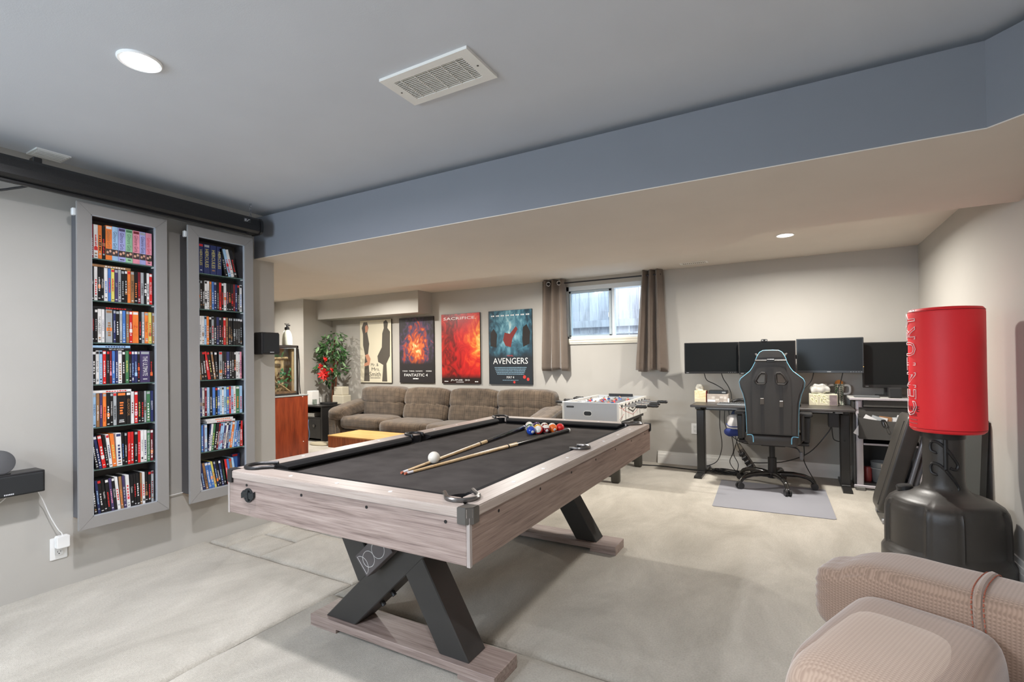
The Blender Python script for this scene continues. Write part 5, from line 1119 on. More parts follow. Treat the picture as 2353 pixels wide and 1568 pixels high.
part('control_box', MB().box((.27, 5.30, dz-.17), (.35, 5.44, dz-.03), None, .004), BLKP, dk)
SCR = mat('screen_black', (22, 24, 25), .3, spec=.2); BEZ = mat('bezel_black', (34, 34, 35), .3); LOGO = mat('logo_light', (150, 152, 152), .4)
def monitor(p0, p1, z0, z1, label, stand=None, chin=.022, mark=0):
    """p0, p1: left and right end (x, y) of the front face"""
    a, c = Vector((*p0, 0)), Vector((*p1, 0)); ux = (c-a); w_ = ux.length; ux.normalize(); n = Vector((ux.y, -ux.x, 0)); h = z1-z0
    M = Matrix.Translation((a.x, a.y, z0)) @ Matrix((ux, Vector((0, 0, 1)), n)).transposed().to_4x4()     # local x along, y up, z towards the viewer
    t = thing('monitor', label, 'monitor', ((p0[0]+p1[0])/2, (p0[1]+p1[1])/2, dz), 0, 'monitors on the desk')
    part('shell', MB().box((0, 0, -.035), (w_, h, 0), M, .004), BEZ, t)
    e = .009
    part('screen', MB().box((e, chin, .0002), (w_-e, h-e, .0014), M), SCR, t)
    part('bottom_bezel', MB().box((.002, .001, 0), (w_-.002, chin-.002, .003), M, .001), BEZ, t)
    q = MB()
    for k in range(4): q.box((.018+.006*k, chin*.35, .003), (.0225+.006*k, chin*.62, .0035), M)
    if mark == 2: q = MB(); [q.box((w_/2-.016+.008*k, chin*.35, .003), (w_/2-.010+.008*k, chin*.65, .0035), M) for k in range(4)]
    part('maker_mark', q, LOGO, t)
    part('buttons', (lambda b: [b.box((w_-.10+.02*k, chin*.4, .003), (w_-.096+.02*k, chin*.6, .0036), M) for k in range(5)] and b)(MB()), LOGO, t)
    return t, M, w_, h
m1, *_ = monitor((-.985, 5.42), (-.478, 5.53), 1.030, 1.350, 'leftmost of three wide black monitors above the desk')
m2, M2, w2_, h2 = monitor((-.472, 5.47), (.026, 5.53), 1.022, 1.350, 'middle monitor behind the gaming chair, webcam on top')
m3, M3, w3, h3 = monitor((.030, 5.53), (.556, 5.46), 1.038, 1.362, 'third monitor from the left, right of the gaming chair', mark=2)
part('power_light', MB().box((w3-.004, .055, .003), (w3-.001, .060, .0036), M3), mat('amber_light', (255, 150, 40), .4, emis=(1, .5, .1, 2)), m3)
part('power_light', MB().box((w2_-.012, .014, .0035), (w2_-.004, .02, .0042), M2), mat('red_light', (255, 60, 50), .4, emis=(1, .08, .06, 2.5)), m2)
ms = thing('monitor_stand', 'black pole stand with arms carrying the three desk monitors', 'monitor stand', (-.22, 5.64, dz))
part('pole', MB().cyl((-.22, 5.66, dz), (-.22, 5.66, 1.28), .02, 14), BLKM, ms, True); part('clamp_base', MB().box((-.29, 5.58, dz), (-.15, 5.74, dz+.02), None, .004), BLKM, ms)
part('arm', MB().beam((-.75, 5.62, 1.19), (-.22, 5.66, 1.19), .03, .04).beam((-.22, 5.66, 1.19), (.30, 5.62, 1.19), .03, .04), BLKM, ms)
part('vesa_plate', MB().box((-.27, 5.555, 1.13), (-.17, 5.65, 1.24), None, .004).box((-.78, 5.50+.02, 1.14), (-.70, 5.63, 1.24), None, .004).box((.26, 5.545, 1.14), (.34, 5.63, 1.24), None, .004), BLKM, ms)
wc = thing('webcam', 'small black webcam clipped on the middle monitor', 'webcam', (-.25, 5.5, 1.35))
Mw = M2 @ Matrix.Translation((w2_*.46, h2+.001, 0))
part('body', MB().prism(rrect(.058, .024, .0115, 5), .022, Mw @ Matrix.Translation((0, .006, -.012)), bev=.002), SPK, wc); part('lens', MB().prism(ellipse(.006, .006, 14, 0, .006), .002, Mw @ Matrix.Translation((0, 0, .010))), SCR, wc); part('marking', MB().box((.010, .002, .010), (.022, .010, .0105), Mw).box((-.022, .002, .010), (-.010, .010, .0105), Mw), LOGO, wc)
# ---- things on the desk
tb = thing('tissue_box', 'cream cube tissue box at the left end of the desk', 'tissue box', (-.865, 5.62, dz))
part('carton', MB().box((-.915, 5.56, dz), (-.80, 5.675, dz+.122), None, .003), wood('tissue_print', ((216, 186, 130), (232, 214, 176), (238, 230, 208)), (3, 3, 6), .6, 2, bump=0), tb); part('printed_base', MB().box((-.912, 5.5594, dz+.002), (-.803, 5.5602, dz+.035)), mat('print_cream', (214, 202, 170), .6), tb); part('red_edge', MB().box((-.8005, 5.56, dz), (-.7985, 5.674, dz+.118)), mat('edge_red', (126, 38, 40), .5), tb)
part('tissue', MB().pillow((-.868, 5.61, dz+.148), (.075, .05, .075), 3, 8, wr=.016, ws=30, seed=4), mat('tissue_white', (232, 228, 214), .9), tb, True, 180)
gb = thing('printed_carton', 'grey printed carton on the desk beside the tissue box', 'box', (-.68, 5.62, dz))
part('carton', MB().box((-.79, 5.56, dz), (-.585, 5.70, dz+.088), None, .002), mat('carton_grey', (176, 164, 154), .6, noise_s=16, noise_amt=.2), gb)
q = MB()
for x, z, w_, h in ((-.73, .05, .03, .026), (-.69, .03, .034, .02), (-.65, .055, .03, .02), (-.615, .05, .026, .03), (-.615, .015, .03, .012)): q.box((x-w_/2, 5.5592, dz+z-h/2), (x+w_/2, 5.5602, dz+z+h/2))
part('printed_panel', q, mat('panel_light', (206, 198, 190), .6), gb); part('label_strip', MB().box((-.785, 5.559, dz+.008), (-.71, 5.5602, dz+.03)), PW_, gb)
rt = thing('black_hub', 'flat black hub lying on the grey printed carton', 'hub', (-.68, 5.63, dz+.088))
part('body', MB().box((-.775, 5.57, dz+.088), (-.60, 5.69, dz+.125), None, .004), BLKP, rt); part('port_strip', MB().box((-.645, 5.5692, dz+.10), (-.61, 5.5702, dz+.112)), LOGO, rt)
kb = thing('grey_keyboard', 'grey keyboard on the desk left of the gaming chair', 'keyboard', (-.47, 5.36, dz))
part('tray', MB().box((-.66, 5.27, dz), (-.24, 5.44, dz+.012), None, .003), mat('key_grey', (140, 142, 144), .4), kb)
q = MB()
for r in range(4):
    for c in range(20): q.box((-.65+.0205*c, 5.285+.036*r, dz+.012), (-.634+.0205*c, 5.312+.036*r, dz+.019))
part('keys', q, mat('key_dark', (86, 88, 90), .5), kb, stuff=True)
solo('desk_mouse', MB().pillow((.03, 5.42, dz+.018), (.065, .105, .036), 3, 8), BLKP, 'black computer mouse on the desk right of the gaming chair', 'mouse', smooth=True)
solo('white_charger', MB().box((-.585, 5.50, dz), (-.57, 5.52, dz+.05), None, .003), PW_, 'small white upright charger beside the grey carton', 'charger')
solo('black_headset', MB().tube([(-.55, 5.60, dz+.012), (-.50, 5.62, dz+.03), (-.44, 5.60, dz+.03), (-.42, 5.56, dz+.012)], .014, 8, 4), BLKP, 'black headset lying on the desk behind the keyboard', 'headset', smooth=True)
lb_ = thing('lily_print_box', 'box printed with cream calla lilies on the right of the desk', 'tissue box', (.24, 5.64, dz))
part('carton', MB().box((.13, 5.56, dz), (.36, 5.66, dz+.108), None, .002), mat('lily_ground', (186, 180, 158), .5, noise_s=8, noise_amt=.2), lb_); part('end_print', MB().box((.295, 5.5592, dz+.004), (.356, 5.5602, dz+.10)), mat('lily_mauve', (122, 108, 108), .5, noise_s=18, noise_amt=.3), lb_)
LIL = mat('lily_cream', (224, 222, 194), .5); q = MB(); q2 = MB()
for x, z, s, a in ((.165, .05, 1.1, 25), (.195, .035, 1, 10), (.19, .085, .9, 40), (.235, .05, 1, -15), (.225, .09, .9, 60), (.265, .085, 1, 75), (.275, .055, 1, 70), (.262, .03, 1, 60)):
    M = XZ(5.5601, x-.005, dz+z) @ Matrix.Rotation(math.radians(a), 4, 'Z')
    q.prism([(0, -.034*s), (-.014*s, .012*s), (-.008*s, .026*s), (.004*s, .03*s), (.014*s, .016*s)], .001, M); q2.prism([(0, -.01), (-.006*s, .014*s), (0, .02*s), (.006*s, .012*s)], .0004, M @ Matrix.Translation((0, 0, .0011)))
part('lily_print', q, LIL, lb_); part('lily_throat', q2, mat('lily_shade', (166, 160, 116), .5), lb_)
part('carton_top', MB().box((.132, 5.562, dz+.108), (.358, 5.658, dz+.110)), LIL, lb_)
solo('plastic_bag', MB().pillow((.22, 5.61, dz+.110+.048), (.15, .09, .10), 3, 12, wr=.022, ws=24, seed=2), mat('bag_clear', (190, 188, 182), .2, coat=.6), 'crumpled clear plastic bag on top of the lily printed box', 'bag', smooth=True)
cup = thing('checkered_trophy', 'checkered two-handled cup with orange ball on top, right end of desk', 'cup', (.383, 5.725, dz))
def check():
    m = bpy.data.materials.new('checker'); m.use_nodes = True; n, l, b = nodes_of(m); tc = n.new('ShaderNodeTexCoord'); ck = n.new('ShaderNodeTexChecker'); ck.inputs['Scale'].default_value = 1
    mp = n.new('ShaderNodeMapping'); mp.inputs['Scale'].default_value = (75, 75, 75); mp.inputs['Rotation'].default_value = (0, math.radians(45), 0); l.new(tc.outputs['Object'], mp.inputs[0]); l.new(mp.outputs[0], ck.inputs[0])
    ck.inputs[1].default_value = srgb(226, 224, 208); ck.inputs[2].default_value = srgb(66, 84, 70); l.new(ck.outputs[0], b.inputs['Base Color']); b.inputs['Roughness'].default_value = .25; return m
Mc = Matrix.Translation((.383, 5.725, dz))
part('body', MB().lathe([(.046, 0), (.045, .006), (.040, .05), (.034, .10), (.038, .14), (.044, .19), (.045, .20), (.040, .20), (.036, .15)], 24, Mc), check(), cup, True)
for s in (-1, 1): part('handle', MB().tube([Mc @ Vector((s*x, 0, z)) for x, z in ((.036, .105), (.065, .105), (.085, .12), (.088, .155), (.082, .18), (.06, .188), (.043, .185))], .010, 8, 3), PW_, cup, True)
part('orange_ball', MB().sphere((.383, 5.725, dz+.205), .034, 16, 10), mat('ball_orange', (222, 140, 58), .5), cup, True)
part('leaf_print', MB().prism([(-.035, .12), (-.02, .17), (-.012, .16), (-.016, .13), (-.028, .105)], .002, XZ(5.684, .383, dz)), GRN2, cup)
# ---- under the desk
cp = thing('baseball_cap', 'white and navy cap hanging under the desk left of the chair', 'cap', (-.50, 5.30, .45))
part('crown', MB().pillow((-.49, 5.31, .56), (.17, .16, .17), 3, 12, wr=.02, ws=14, seed=3), mat('cap_white', (206, 202, 200), .8), cp, True, 180); part('brim', MB().pillow((-.515, 5.30, .475), (.17, .15, .09), 2.6, 10, wr=.015, ws=16, seed=9), mat('cap_navy', (32, 48, 110), .8), cp, True, 180); part('side_panel', MB().pillow((-.475, 5.33, .635), (.12, .12, .10), 2.6, 10, wr=.012, ws=16, seed=5), mat('cap_slate', (54, 66, 96), .8), cp, True, 180); part('stripe', MB().tube([(-.575, 5.26, .55), (-.55, 5.235, .53), (-.50, 5.225, .525), (-.44, 5.225, .53)], .005, 6, 3), mat('cap_navy', (32, 48, 110), .8), cp)
hk = thing('headset_hook', 'black hook clamp holding things under the desk front', 'hook', (-.47, 5.33, dz-.03)); part('clamp', MB().box((-.52, 5.27, dz-.05), (-.40, 5.39, dz-.0225), None, .004), BLKP, hk); part('stem', MB().cyl((-.46, 5.33, dz-.11), (-.46, 5.33, dz-.04), .025, 12), BLKP, hk, True)
ps = thing('power_strip', 'long grey power strip standing tilted under the desk with plugs', 'power strip', (-.40, 5.62, .02))
Mp = Matrix.Translation((-.335, 5.60, .02)) @ Matrix.Rotation(math.radians(-33), 4, 'Y')
part('body', MB().box((-.03, -.025, 0), (.03, .02, .33), Mp, .004), mat('strip_grey', (120, 112, 104), .5), ps); part('top_end', MB().box((-.031, -.026, .27), (.031, .021, .331), Mp, .004), mat('strip_cream', (196, 186, 168), .5), ps)
for k in range(5): part('plug', MB().box((-.034, -.055, .03+.046*k), (.02, -.024, .06+.046*k), Mp, .006), BLKP, ps)
CB = BLKP
def cable(pts, label, r=.0045, m=None): return solo('cable', MB().tube(pts, r, 6, 6), m or CB, label, 'cable', smooth=True)
cable([(-.80, 5.47, 1.03), (-.785, 5.53, .96), (-.72, 5.58, .92), (-.65, 5.60, .875), (-.63, 5.60, .853)], 'black cable from the leftmost monitor down to the black hub')
cable([(-.64, 5.50, 1.035), (-.625, 5.55, .97), (-.59, 5.60, .90), (-.565, 5.62, .83), (-.555, 5.60, .76)], 'black cable from the leftmost monitor down behind the grey carton')
cable([(.17, 5.52, 1.04), (.15, 5.56, .96), (.09, 5.58, .88), (.02, 5.60, .80), (-.02, 5.60, dz+.005)], 'black cable from the third monitor to the desk beside the chair')
cable([(.40, 5.51, 1.04), (.38, 5.56, .93), (.345, 5.575, .83), (.335, 5.575, dz+.02), (.37, 5.57, dz+.008)], 'black cable hanging across the lily printed box')
cable([(.29, 5.36, dz-.17), (.27, 5.37, .50), (.12, 5.40, .30), (-.08, 5.50, .18), (-.28, 5.6, .13), (-.40, 5.62, .12)], 'long black cable sweeping under the desk to the power strip')
cable([(.075, 5.40, .40), (.08, 5.42, .30), (.075, 5.46, .22), (.10, 5.5, .14), (.14, 5.5, .06), (.17, 5.48, .008)], 'black cable dropping from behind the chair arm to the floor')
cable([(-.66, 5.52, .70), (-.665, 5.52, .50), (-.65, 5.54, .28), (-.70, 5.56, .12), (-.80, 5.55, .06)], 'black cable nearest the left desk leg', .004)
cable([(-.61, 5.50, .70), (-.615, 5.50, .52), (-.56, 5.52, .40), (-.45, 5.52, .33), (-.36, 5.52, .34), (-.30, 5.52, .37)], 'black cable looping under the desk toward the seat', .004)
cable([(-.58, 5.50, .70), (-.56, 5.51, .45), (-.54, 5.53, .25), (-.58, 5.56, .12), (-.52, 5.57, .02)], 'black cable hanging beside the white and navy cap', .004)
cable([(-.53, 5.52, .45), (-.50, 5.54, .30), (-.45, 5.56, .16), (-.40, 5.57, .05)], 'short black cable from the cap down to the floor', .004)
cable([(-.47, 5.52, .46), (-.52, 5.53, .30), (-.54, 5.55, .20), (-.50, 5.56, .10), (-.52, 5.50, .012)], 'thin black cable crossing below the cap', .0035)
for k, (dx, lab) in enumerate(((0, 'coiled black cable on the floor behind the left desk foot'), (.05, 'tangled black cable on the floor under the desk'))):
    pts = [(-.62+dx+.16*math.cos(a*1.07)+.03*math.sin(a*3), 5.53+.07*math.sin(a)+.02*math.cos(2.3*a+k), .010+.006*(i % 3)+.012*k) for i, a in enumerate([2*PI*j/9 for j in range(26)])]
    cable(pts, lab, .0042)
cable([(.30, 5.42, .56), (.31, 5.43, .45), (.33, 5.44, .42), (.38, 5.44, .41), (.40, 5.39, .43)], 'black cable looping below the desk control box', .004)
cable([(-1.49, 5.56, .008), (-1.3, 5.60, .006), (-1.1, 5.58, .006), (-.95, 5.56, .006), (-.80, 5.57, .01)], 'thin black cord along the floor from the foosball table to the desk', .006)
# ================================================================ CHAIR MAT AND GAMING CHAIR
solo('chair_mat', MB().prism([(-.625, 5.23), (-.585, 4.30), (-.575, 4.285), (.245, 4.325), (.262, 4.34), (.235, 5.235), (.22, 5.25), (-.60, 5.245)], .004, None, bev=.0015), mat('mat_grey', (140, 140, 146), .5, noise_s=2, noise_amt=.05), 'translucent grey chair mat lying under the gaming chair', 'chair mat')
gc = thing('gaming_chair', 'black gaming chair with pale blue piping, seen from behind', 'chair', (-.18, 5.17, .004))
PUM = mat('chair_black', (58, 55, 52), .42, noise_s=4, noise_amt=.08, bump=.08, bump_s=500); PIPE = mat('piping_blue', (128, 196, 226), .5); PUD = mat('chair_dark', (44, 42, 41), .45)
cx = -.168
hw = [(1.252, .02), (1.25, .06), (1.235, .085), (1.20, .105), (1.175, .115), (1.147, .122), (1.10, .145), (1.07, .165), (1.035, .205), (1.004, .240), (.975, .252), (.93, .246), (.868, .224), (.80, .210), (.74, .205), (.68, .202), (.60, .200), (.512, .198)]
L = [(-w_, z) for z, w_ in hw]; R = [(w_, z) for z, w_ in reversed(hw)]
outline = L+R
holeL = [(-.115, .970), (-.122, .985), (-.095, 1.035), (-.072, 1.058), (-.045, 1.055), (-.036, 1.04), (-.040, .975), (-.052, .958), (-.105, .957)]
holeR = [(-x, z) for x, z in reversed(holeL)]
tl = math.radians(7)
def bk(p):   # lean of the backrest
    return Vector((p[0], p[1]-(p[2]-.5)*math.sin(tl)*-1*-1, p[2]))
def backM(y): return Matrix(((1, 0, 0, cx), (0, math.tan(tl), -1, y-.5*math.tan(tl)), (0, 1, 0, 0), (0, 0, 0, 1)))
MBK = Matrix(((1, 0, 0, cx), (0, -math.tan(tl)*0-.06, -1, 4.985+.03), (0, 1, 0, 0), (0, 0, 0, 1)))
b = MB(); b.prism(outline, .085, MBK, holes=[holeL, holeR], bev=.014); part('backrest', b, PUM, gc, True, 45)
# raised centre panel on the rear, edged with seams, and rims round the two openings
cpn = [(-.115, .52), (.115, .52), (.150, .52), (.158, .80), (.150, 1.0), (.11, 1.10), (.06, 1.115), (-.06, 1.115), (-.11, 1.10), (-.150, 1.0), (-.158, .80), (-.150, .52)]
b = MB(); b.prism(cpn, .012, MBK @ Matrix.Translation((0, 0, .082)), holes=[[(x*1.06, z) for x, z in holeL], [(x*1.06, z) for x, z in holeR]], bev=.005); part('rear_panel', b, PUM, gc, True, 45)
for hl in (holeL, holeR):
    pts = [MBK @ Vector((x, z, .092)) for x, z in hl]; part('opening_rim', MB().tube(pts+[pts[0]], .009, 8), PUD, gc, True)
    pts = [MBK @ Vector((x, z, .002)) for x, z in hl]; part('opening_rim', MB().tube(pts+[pts[0]], .009, 8), PUD, gc, True)
part('piping', MB().tube([MBK @ Vector((x*1.004, z, .06)) for x, z in L[::-1]+R[::-1]], .0042, 6), PIPE, gc, True)
hb = part('head_strap', MB().tube([MBK @ Vector((x, 1.162, .09)) for x in (-.121, -.06, 0, .06, .121)], .011, 6), PUD, gc); part('strap_buckle', MB().box((-.03, 1.148, .095), (.03, 1.176, .108), MBK, .003), BLKP, hb)
part('head_crown', MB().prism([(-.10, 1.185), (.10, 1.185), (.092, 1.215), (.06, 1.236), (-.06, 1.236), (-.092, 1.215)], .014, MBK @ Matrix.Translation((0, 0, .08)), bev=.006), PUM, gc, True, 45)
for s in (-1, 1): part('pillow_ear', MB().prism([(s*.105, 1.18), (s*.128, 1.225), (s*.118, 1.228), (s*.085, 1.205)], .03, MBK @ Matrix.Translation((0, 0, -.03)), bev=.004), mat('pillow_grey', (120, 116, 112), .6), gc)
part('head_pillow', MB().pillow((cx, 5.01, 1.19), (.22, .06, .10), 4, 8), PUM, gc, True, 180)
for x, zb_ in ((-.072, .81), (.076, .79)):
    s_ = part('lumbar_strap', MB().box((x-.013, .52, .094), (x+.013, .96, .097), MBK), PUD, gc); part('strap_buckle', MB().box((x-.015, zb_-.03, .096), (x+.015, zb_+.025, .108), MBK, .003), mat('buckle', (86, 80, 74), .35), s_)
part('seat', MB().pillow((cx, 5.18, .475), (.46, .47, .12), 6, 12), PUM, gc, True, 180)
part('seat_back_cover', MB().box((cx-.195, 4.915, .412), (cx+.195, 4.985, .508), None, .022, 3), PUM, gc, True, 40)
for s in (-1, 1): part('piping', MB().tube([(cx+s*.20, 4.925, .50), (cx+s*.165, 4.912, .505), (cx+s*.15, 4.910, .49), (cx+s*.148, 4.910, .44)], .0045, 6, 3), PIPE, gc, True)
for s in (-1, 1):
    x = cx+s*.262; 
    part('arm_post', MB().beam((x, 5.12, .43), (x+s*.012, 5.12, .66), .05, .07, up=(0, 1, 0), bev=.008), BLKP, gc); part('arm_cover', MB().beam((x-s*.030, 5.02, .46), (x-s*.032, 5.02, .685), .03, .05, up=(0, 1, 0), bev=.008), PUD, gc); part('arm_bracket', MB().box((min(x-s*.25, x+s*.02), 5.07, .405), (max(x-s*.25, x+s*.02), 5.17, .43), None, .004), BLKM, gc)
    part('arm_pad', MB().box((x-.05, 5.02, .665), (x+.05, 5.28, .70), None, .014, 2), BLKP, gc)
part('tilt_plate', MB().box((cx-.10, 5.07, .385), (cx+.10, 5.29, .415), None, .006), BLKM, gc); part('gas_lift', MB().cyl((cx-.012, 5.17, .13), (cx-.012, 5.17, .39), .024, 18).cyl((cx-.012, 5.17, .10), (cx-.012, 5.17, .27), .036, 18), BLKM, gc, True, 40)
lv = part('height_lever', MB().tube([(cx+.06, 5.10, .395), (cx+.14, 5.06, .395), (cx+.19, 5.04, .385), (cx+.21, 5.03, .355)], .006, 8, 3), BLKM, gc, True); part('lever_paddle', MB().pillow((cx+.222, 5.03, .325), (.032, .024, .075), 3, 6), mat('paddle_grey', (96, 96, 98), .4), lv, True)
hubc = Vector((cx-.012, 5.17, .115)); part('hub', MB().lathe([(.04, .085), (.05, .10), (.048, .135), (.04, .14)], 24, Matrix.Translation((hubc.x, hubc.y, 0))), BLKM, gc, True, 40)
GL = mat('gloss_black', (40, 38, 36), .18, metal=.3, coat=.5)
for k in range(5):
    a = math.radians(-140+72*k); d = Vector((math.cos(a), math.sin(a), 0)); pts = [hubc+d*.03+Vector((0, 0, .0)), hubc+d*.12+Vector((0, 0, .012)), hubc+d*.22+Vector((0, 0, .008)), hubc+d*.29+Vector((0, 0, -.012)), hubc+d*.325+Vector((0, 0, -.045)), hubc+d*.333+Vector((0, 0, -.058))]
    sp2 = part('spoke', MB().tube(pts, .02, 10, 4, rads=[.026, .024, .021, .019, .017, .016]), GL, gc, True)
    c = hubc+d*.333; c.z = .033; perp = Vector((-d.y, d.x, 0)); ca = part('caster', MB().cyl(c-perp*.025, c-perp*.007, .029, 16).cyl(c+perp*.007, c+perp*.025, .029, 16), BLKP, sp2, False)
    q = MB().cyl(c-perp*.006, c+perp*.006, .012, 10); q.box((c.x-.014, c.y-.014, .045), (c.x+.014, c.y+.014, .068), None, .004)
    o_ = q.mesh('caster_fork'); part('caster_fork', o_, BLKP, sp2)
# ================================================================ CART WITH A MONITOR RIGHT OF THE DESK
ca_ = thing('computer_cart', 'silver post computer cart with black fabric bins in the right corner', 'cart', (.74, 5.55, 0))
SIL = mat('silver_post', (176, 170, 174), .35, metal=.2); FAB = mat('bin_fabric', (66, 64, 61), .85, bump=.2, bump_s=500); TOPG = mat('cart_top', (176, 174, 170), .4)
part('top', MB().box((.437, 5.36, .800), (.995, 5.70, .822), None, .005), TOPG, ca_); part('top_edge', MB().box((.435, 5.352, .802), (.995, 5.361, .820), None, .002), SIL, ca_)
for x in (.4825, .93):
    part('post', MB().box((x, 5.40, .03), (x+.054, 5.44, .80), None, .012, 3), SIL, ca_, True, 40); part('back_post', MB().box((x, 5.70, .03), (x+.05, 5.735, .80), None, .008), mat('post_grey', (104, 102, 98), .4), ca_)
    part('foot_rail', MB().box((x-.01, 5.36, 0), (x+.06, 5.75, .03), None, .004), mat('post_grey', (104, 102, 98), .4), ca_)
part('front_rail', MB().box((.46, 5.385, .018), (.99, 5.405, .045), None, .006), SIL, ca_); part('side_board', MB().box((.4685, 5.46, .03), (.4805, 5.70, .78)), mat('post_grey', (104, 102, 98), .4), ca_)
part('shelf_rail', MB().box((.536, 5.41, .398), (.93, 5.425, .415), None, .003), SIL, ca_); part('shelf_board', MB().box((.49, 5.43, .395), (.96, 5.72, .41)), BLKP, ca_); part('bottom_board', MB().box((.49, 5.41, .045), (.96, 5.72, .06)), BLKP, ca_); part('back_board', MB().box((.49, 5.735, .05), (.98, 5.745, .79)), BLKP, ca_)
part('upper_bin', MB().box((.538, 5.375, .74), (.975, 5.40, .797), None, .003), FAB, ca_); part('bin_back', MB().box((.505, 5.395, .50), (.975, 5.405, .735), None, .003), FAB, ca_)
b = MB(); n_ = 14
for i in range(n_):
    x0_, x1_ = .497+.472*i/n_, .497+.472*(i+1)/n_; sag = lambda x: .652-.028*math.sin(PI*min(1, max(0, (x-.497)/.472)))
    b._add([(x0_, 5.325-.012*math.sin(9*x0_), .462), (x1_, 5.325-.012*math.sin(9*x1_), .462), (x1_, 5.318-.01*math.sin(7*x1_), sag(x1_)), (x0_, 5.318-.01*math.sin(7*x0_), sag(x0_)), (x0_, 5.333-.012*math.sin(9*x0_), .462), (x1_, 5.333-.012*math.sin(9*x1_), .462), (x1_, 5.326-.01*math.sin(7*x1_), sag(x1_)), (x0_, 5.326-.01*math.sin(7*x0_), sag(x0_))], [(0, 1, 2, 3), (7, 6, 5, 4), (3, 2, 6, 7), (4, 5, 1, 0)])
part('front_bin', b, FAB, ca_, True, 40); part('bin_side', MB().box((.496, 5.325, .465), (.502, 5.40, .68)), FAB, ca_); part('bin_floor', MB().box((.50, 5.33, .462), (.97, 5.40, .468)), FAB, ca_); part('bin_side', MB().box((.966, 5.325, .465), (.972, 5.40, .68)), FAB, ca_)
rq = random.Random(2)
for k, (x, c_) in enumerate(((.545, 'W'), (.575, 'W'), (.61, 'S'), (.65, 'W'), (.685, 'T'), (.73, 'W'), (.765, 'S'), (.80, 'W'))):
    M = Matrix.Translation((x, 5.345+.006*k, .575)) @ Matrix.Rotation(math.radians(rq.uniform(-32, 32)), 4, 'Y'); lab = {'W': 'white', 'S': 'grey', 'T': 'brown edged'}[c_]
    o = solo('paper_sheet', MB().box((-.045, -.0015, -.10), (.045, .0015, .075+.02*rq.random()), M), INK[c_], lab+' sheet of paper in the fabric cart bin, %s from the left' % ORD[k], 'paper', 'papers in the cart bin')
bc = thing('binder_clip', 'black binder clip on the rim of the fabric bin', 'clip', (.66, 5.315, .60)); part('jaw', MB().prism([(-.022, 0), (.022, 0), (.014, .02), (-.014, .02)], .016, XZ(5.322, .672, .620)), BLKP, bc); part('wire_handle', MB().tube([(.667, 5.305, .622), (.674, 5.300, .59), (.688, 5.302, .576), (.694, 5.302, .59), (.680, 5.304, .622)], .002, 5, 2), CHR, bc)
bk_ = thing('clear_bucket', 'clear plastic bucket standing on the bottom of the cart', 'bucket', (.66, 5.55, .06)); part('tub', MB().lathe([(.07, .06), (.085, .24), (.082, .24), (.068, .07)], 20, Matrix.Translation((.68, 5.53, 0)), cap=False), mat('bucket_grey', (112, 116, 118), .15), bk_, True, 40); part('rim', MB().tube([(.68+.088*math.cos(a), 5.53+.088*math.sin(a), .185) for a in [2*PI*k/24 for k in range(25)]], .004, 6), LOGO, bk_); part('label_strip', MB().box((.665, 5.445, .10), (.69, 5.4475, .23)), mat('label_beige', (158, 148, 136), .6), bk_)
solo('red_can', MB().lathe([(.03, 0), (.033, .01), (.033, .12), (.028, .13)], 16, Matrix.Translation((.575, 5.52, .06))), mat('can_red', (120, 40, 40), .4), 'dark red can standing beside the clear bucket in the cart', 'can', smooth=True)
m4, *_ = monitor((.558, 5.56), (1.0, 5.60), .900, 1.315, 'large black monitor on the cart beside the punching bag', chin=.03)
part('neck', MB().box((.72, 5.60, .83), (.80, 5.65, 1.0), None, .004).box((.66, 5.54, .822), (.88, 5.70, .834), None, .003), BLKP, m4)
solo('black_keyboard', MB().box((.475, 5.39, .8225), (.66, 5.49, .838), None, .003), mat('key_dark', (86, 88, 90), .5), 'dark keyboard on the silver cart before the large monitor', 'keyboard')
sb = thing('desktop_speaker', 'small black cube speaker on the cart before the large monitor', 'speaker', (.77, 5.42, .822)); part('cube', MB().box((.725, 5.385, .8222), (.815, 5.48, .912), None, .006), SPK, sb); part('grille', MB().box((.732, 5.383, .83), (.808, 5.386, .905), None, .002), GRILL, sb)
# ================================================================ PUNCHING BAG
pb = thing('punching_bag', 'freestanding red punching bag on a black water base', 'punching bag', (.722, 3.6, 0))
BASEM = mat('base_plastic', (58, 55, 52), .38, noise_s=5, noise_amt=.1, bump=.15, bump_s=400); RED = mat('bag_red', (240, 42, 52), .5, noise_s=3, noise_amt=.04, bump=.05, bump_s=600)
bx, by = .722, 3.60; n = 96
def se(th, k): c, s = abs(math.cos(th)), abs(math.sin(th)); return 1/((c**k+s**k)**(1/k))
prof = [(.278, .0), (.287, .012), (.287, .088), (.280, .100), (.272, .112), (.271, .22), (.268, .32), (.262, .352), (.248, .378), (.222, .398), (.185, .414), (.150, .426), (.122, .438), (.104, .454), (.095, .478), (.0915, .51), (.0905, .76)]
b = MB(); rings = []
dense = []
for (r0, z0), (r1, z1) in zip(prof, prof[1:]):
    m_ = max(1, int(math.hypot(r1-r0, z1-z0)/.011))
    for i in range(m_): dense.append((r0+(r1-r0)*i/m_, z0+(z1-z0)*i/m_))
dense.append(prof[-1])
def sst(a, c, x): t = min(1, max(0, (x-a)/(c-a))); return t*t*(3-2*t)
n = 144; vd0 = math.atan2(-by, -bx)
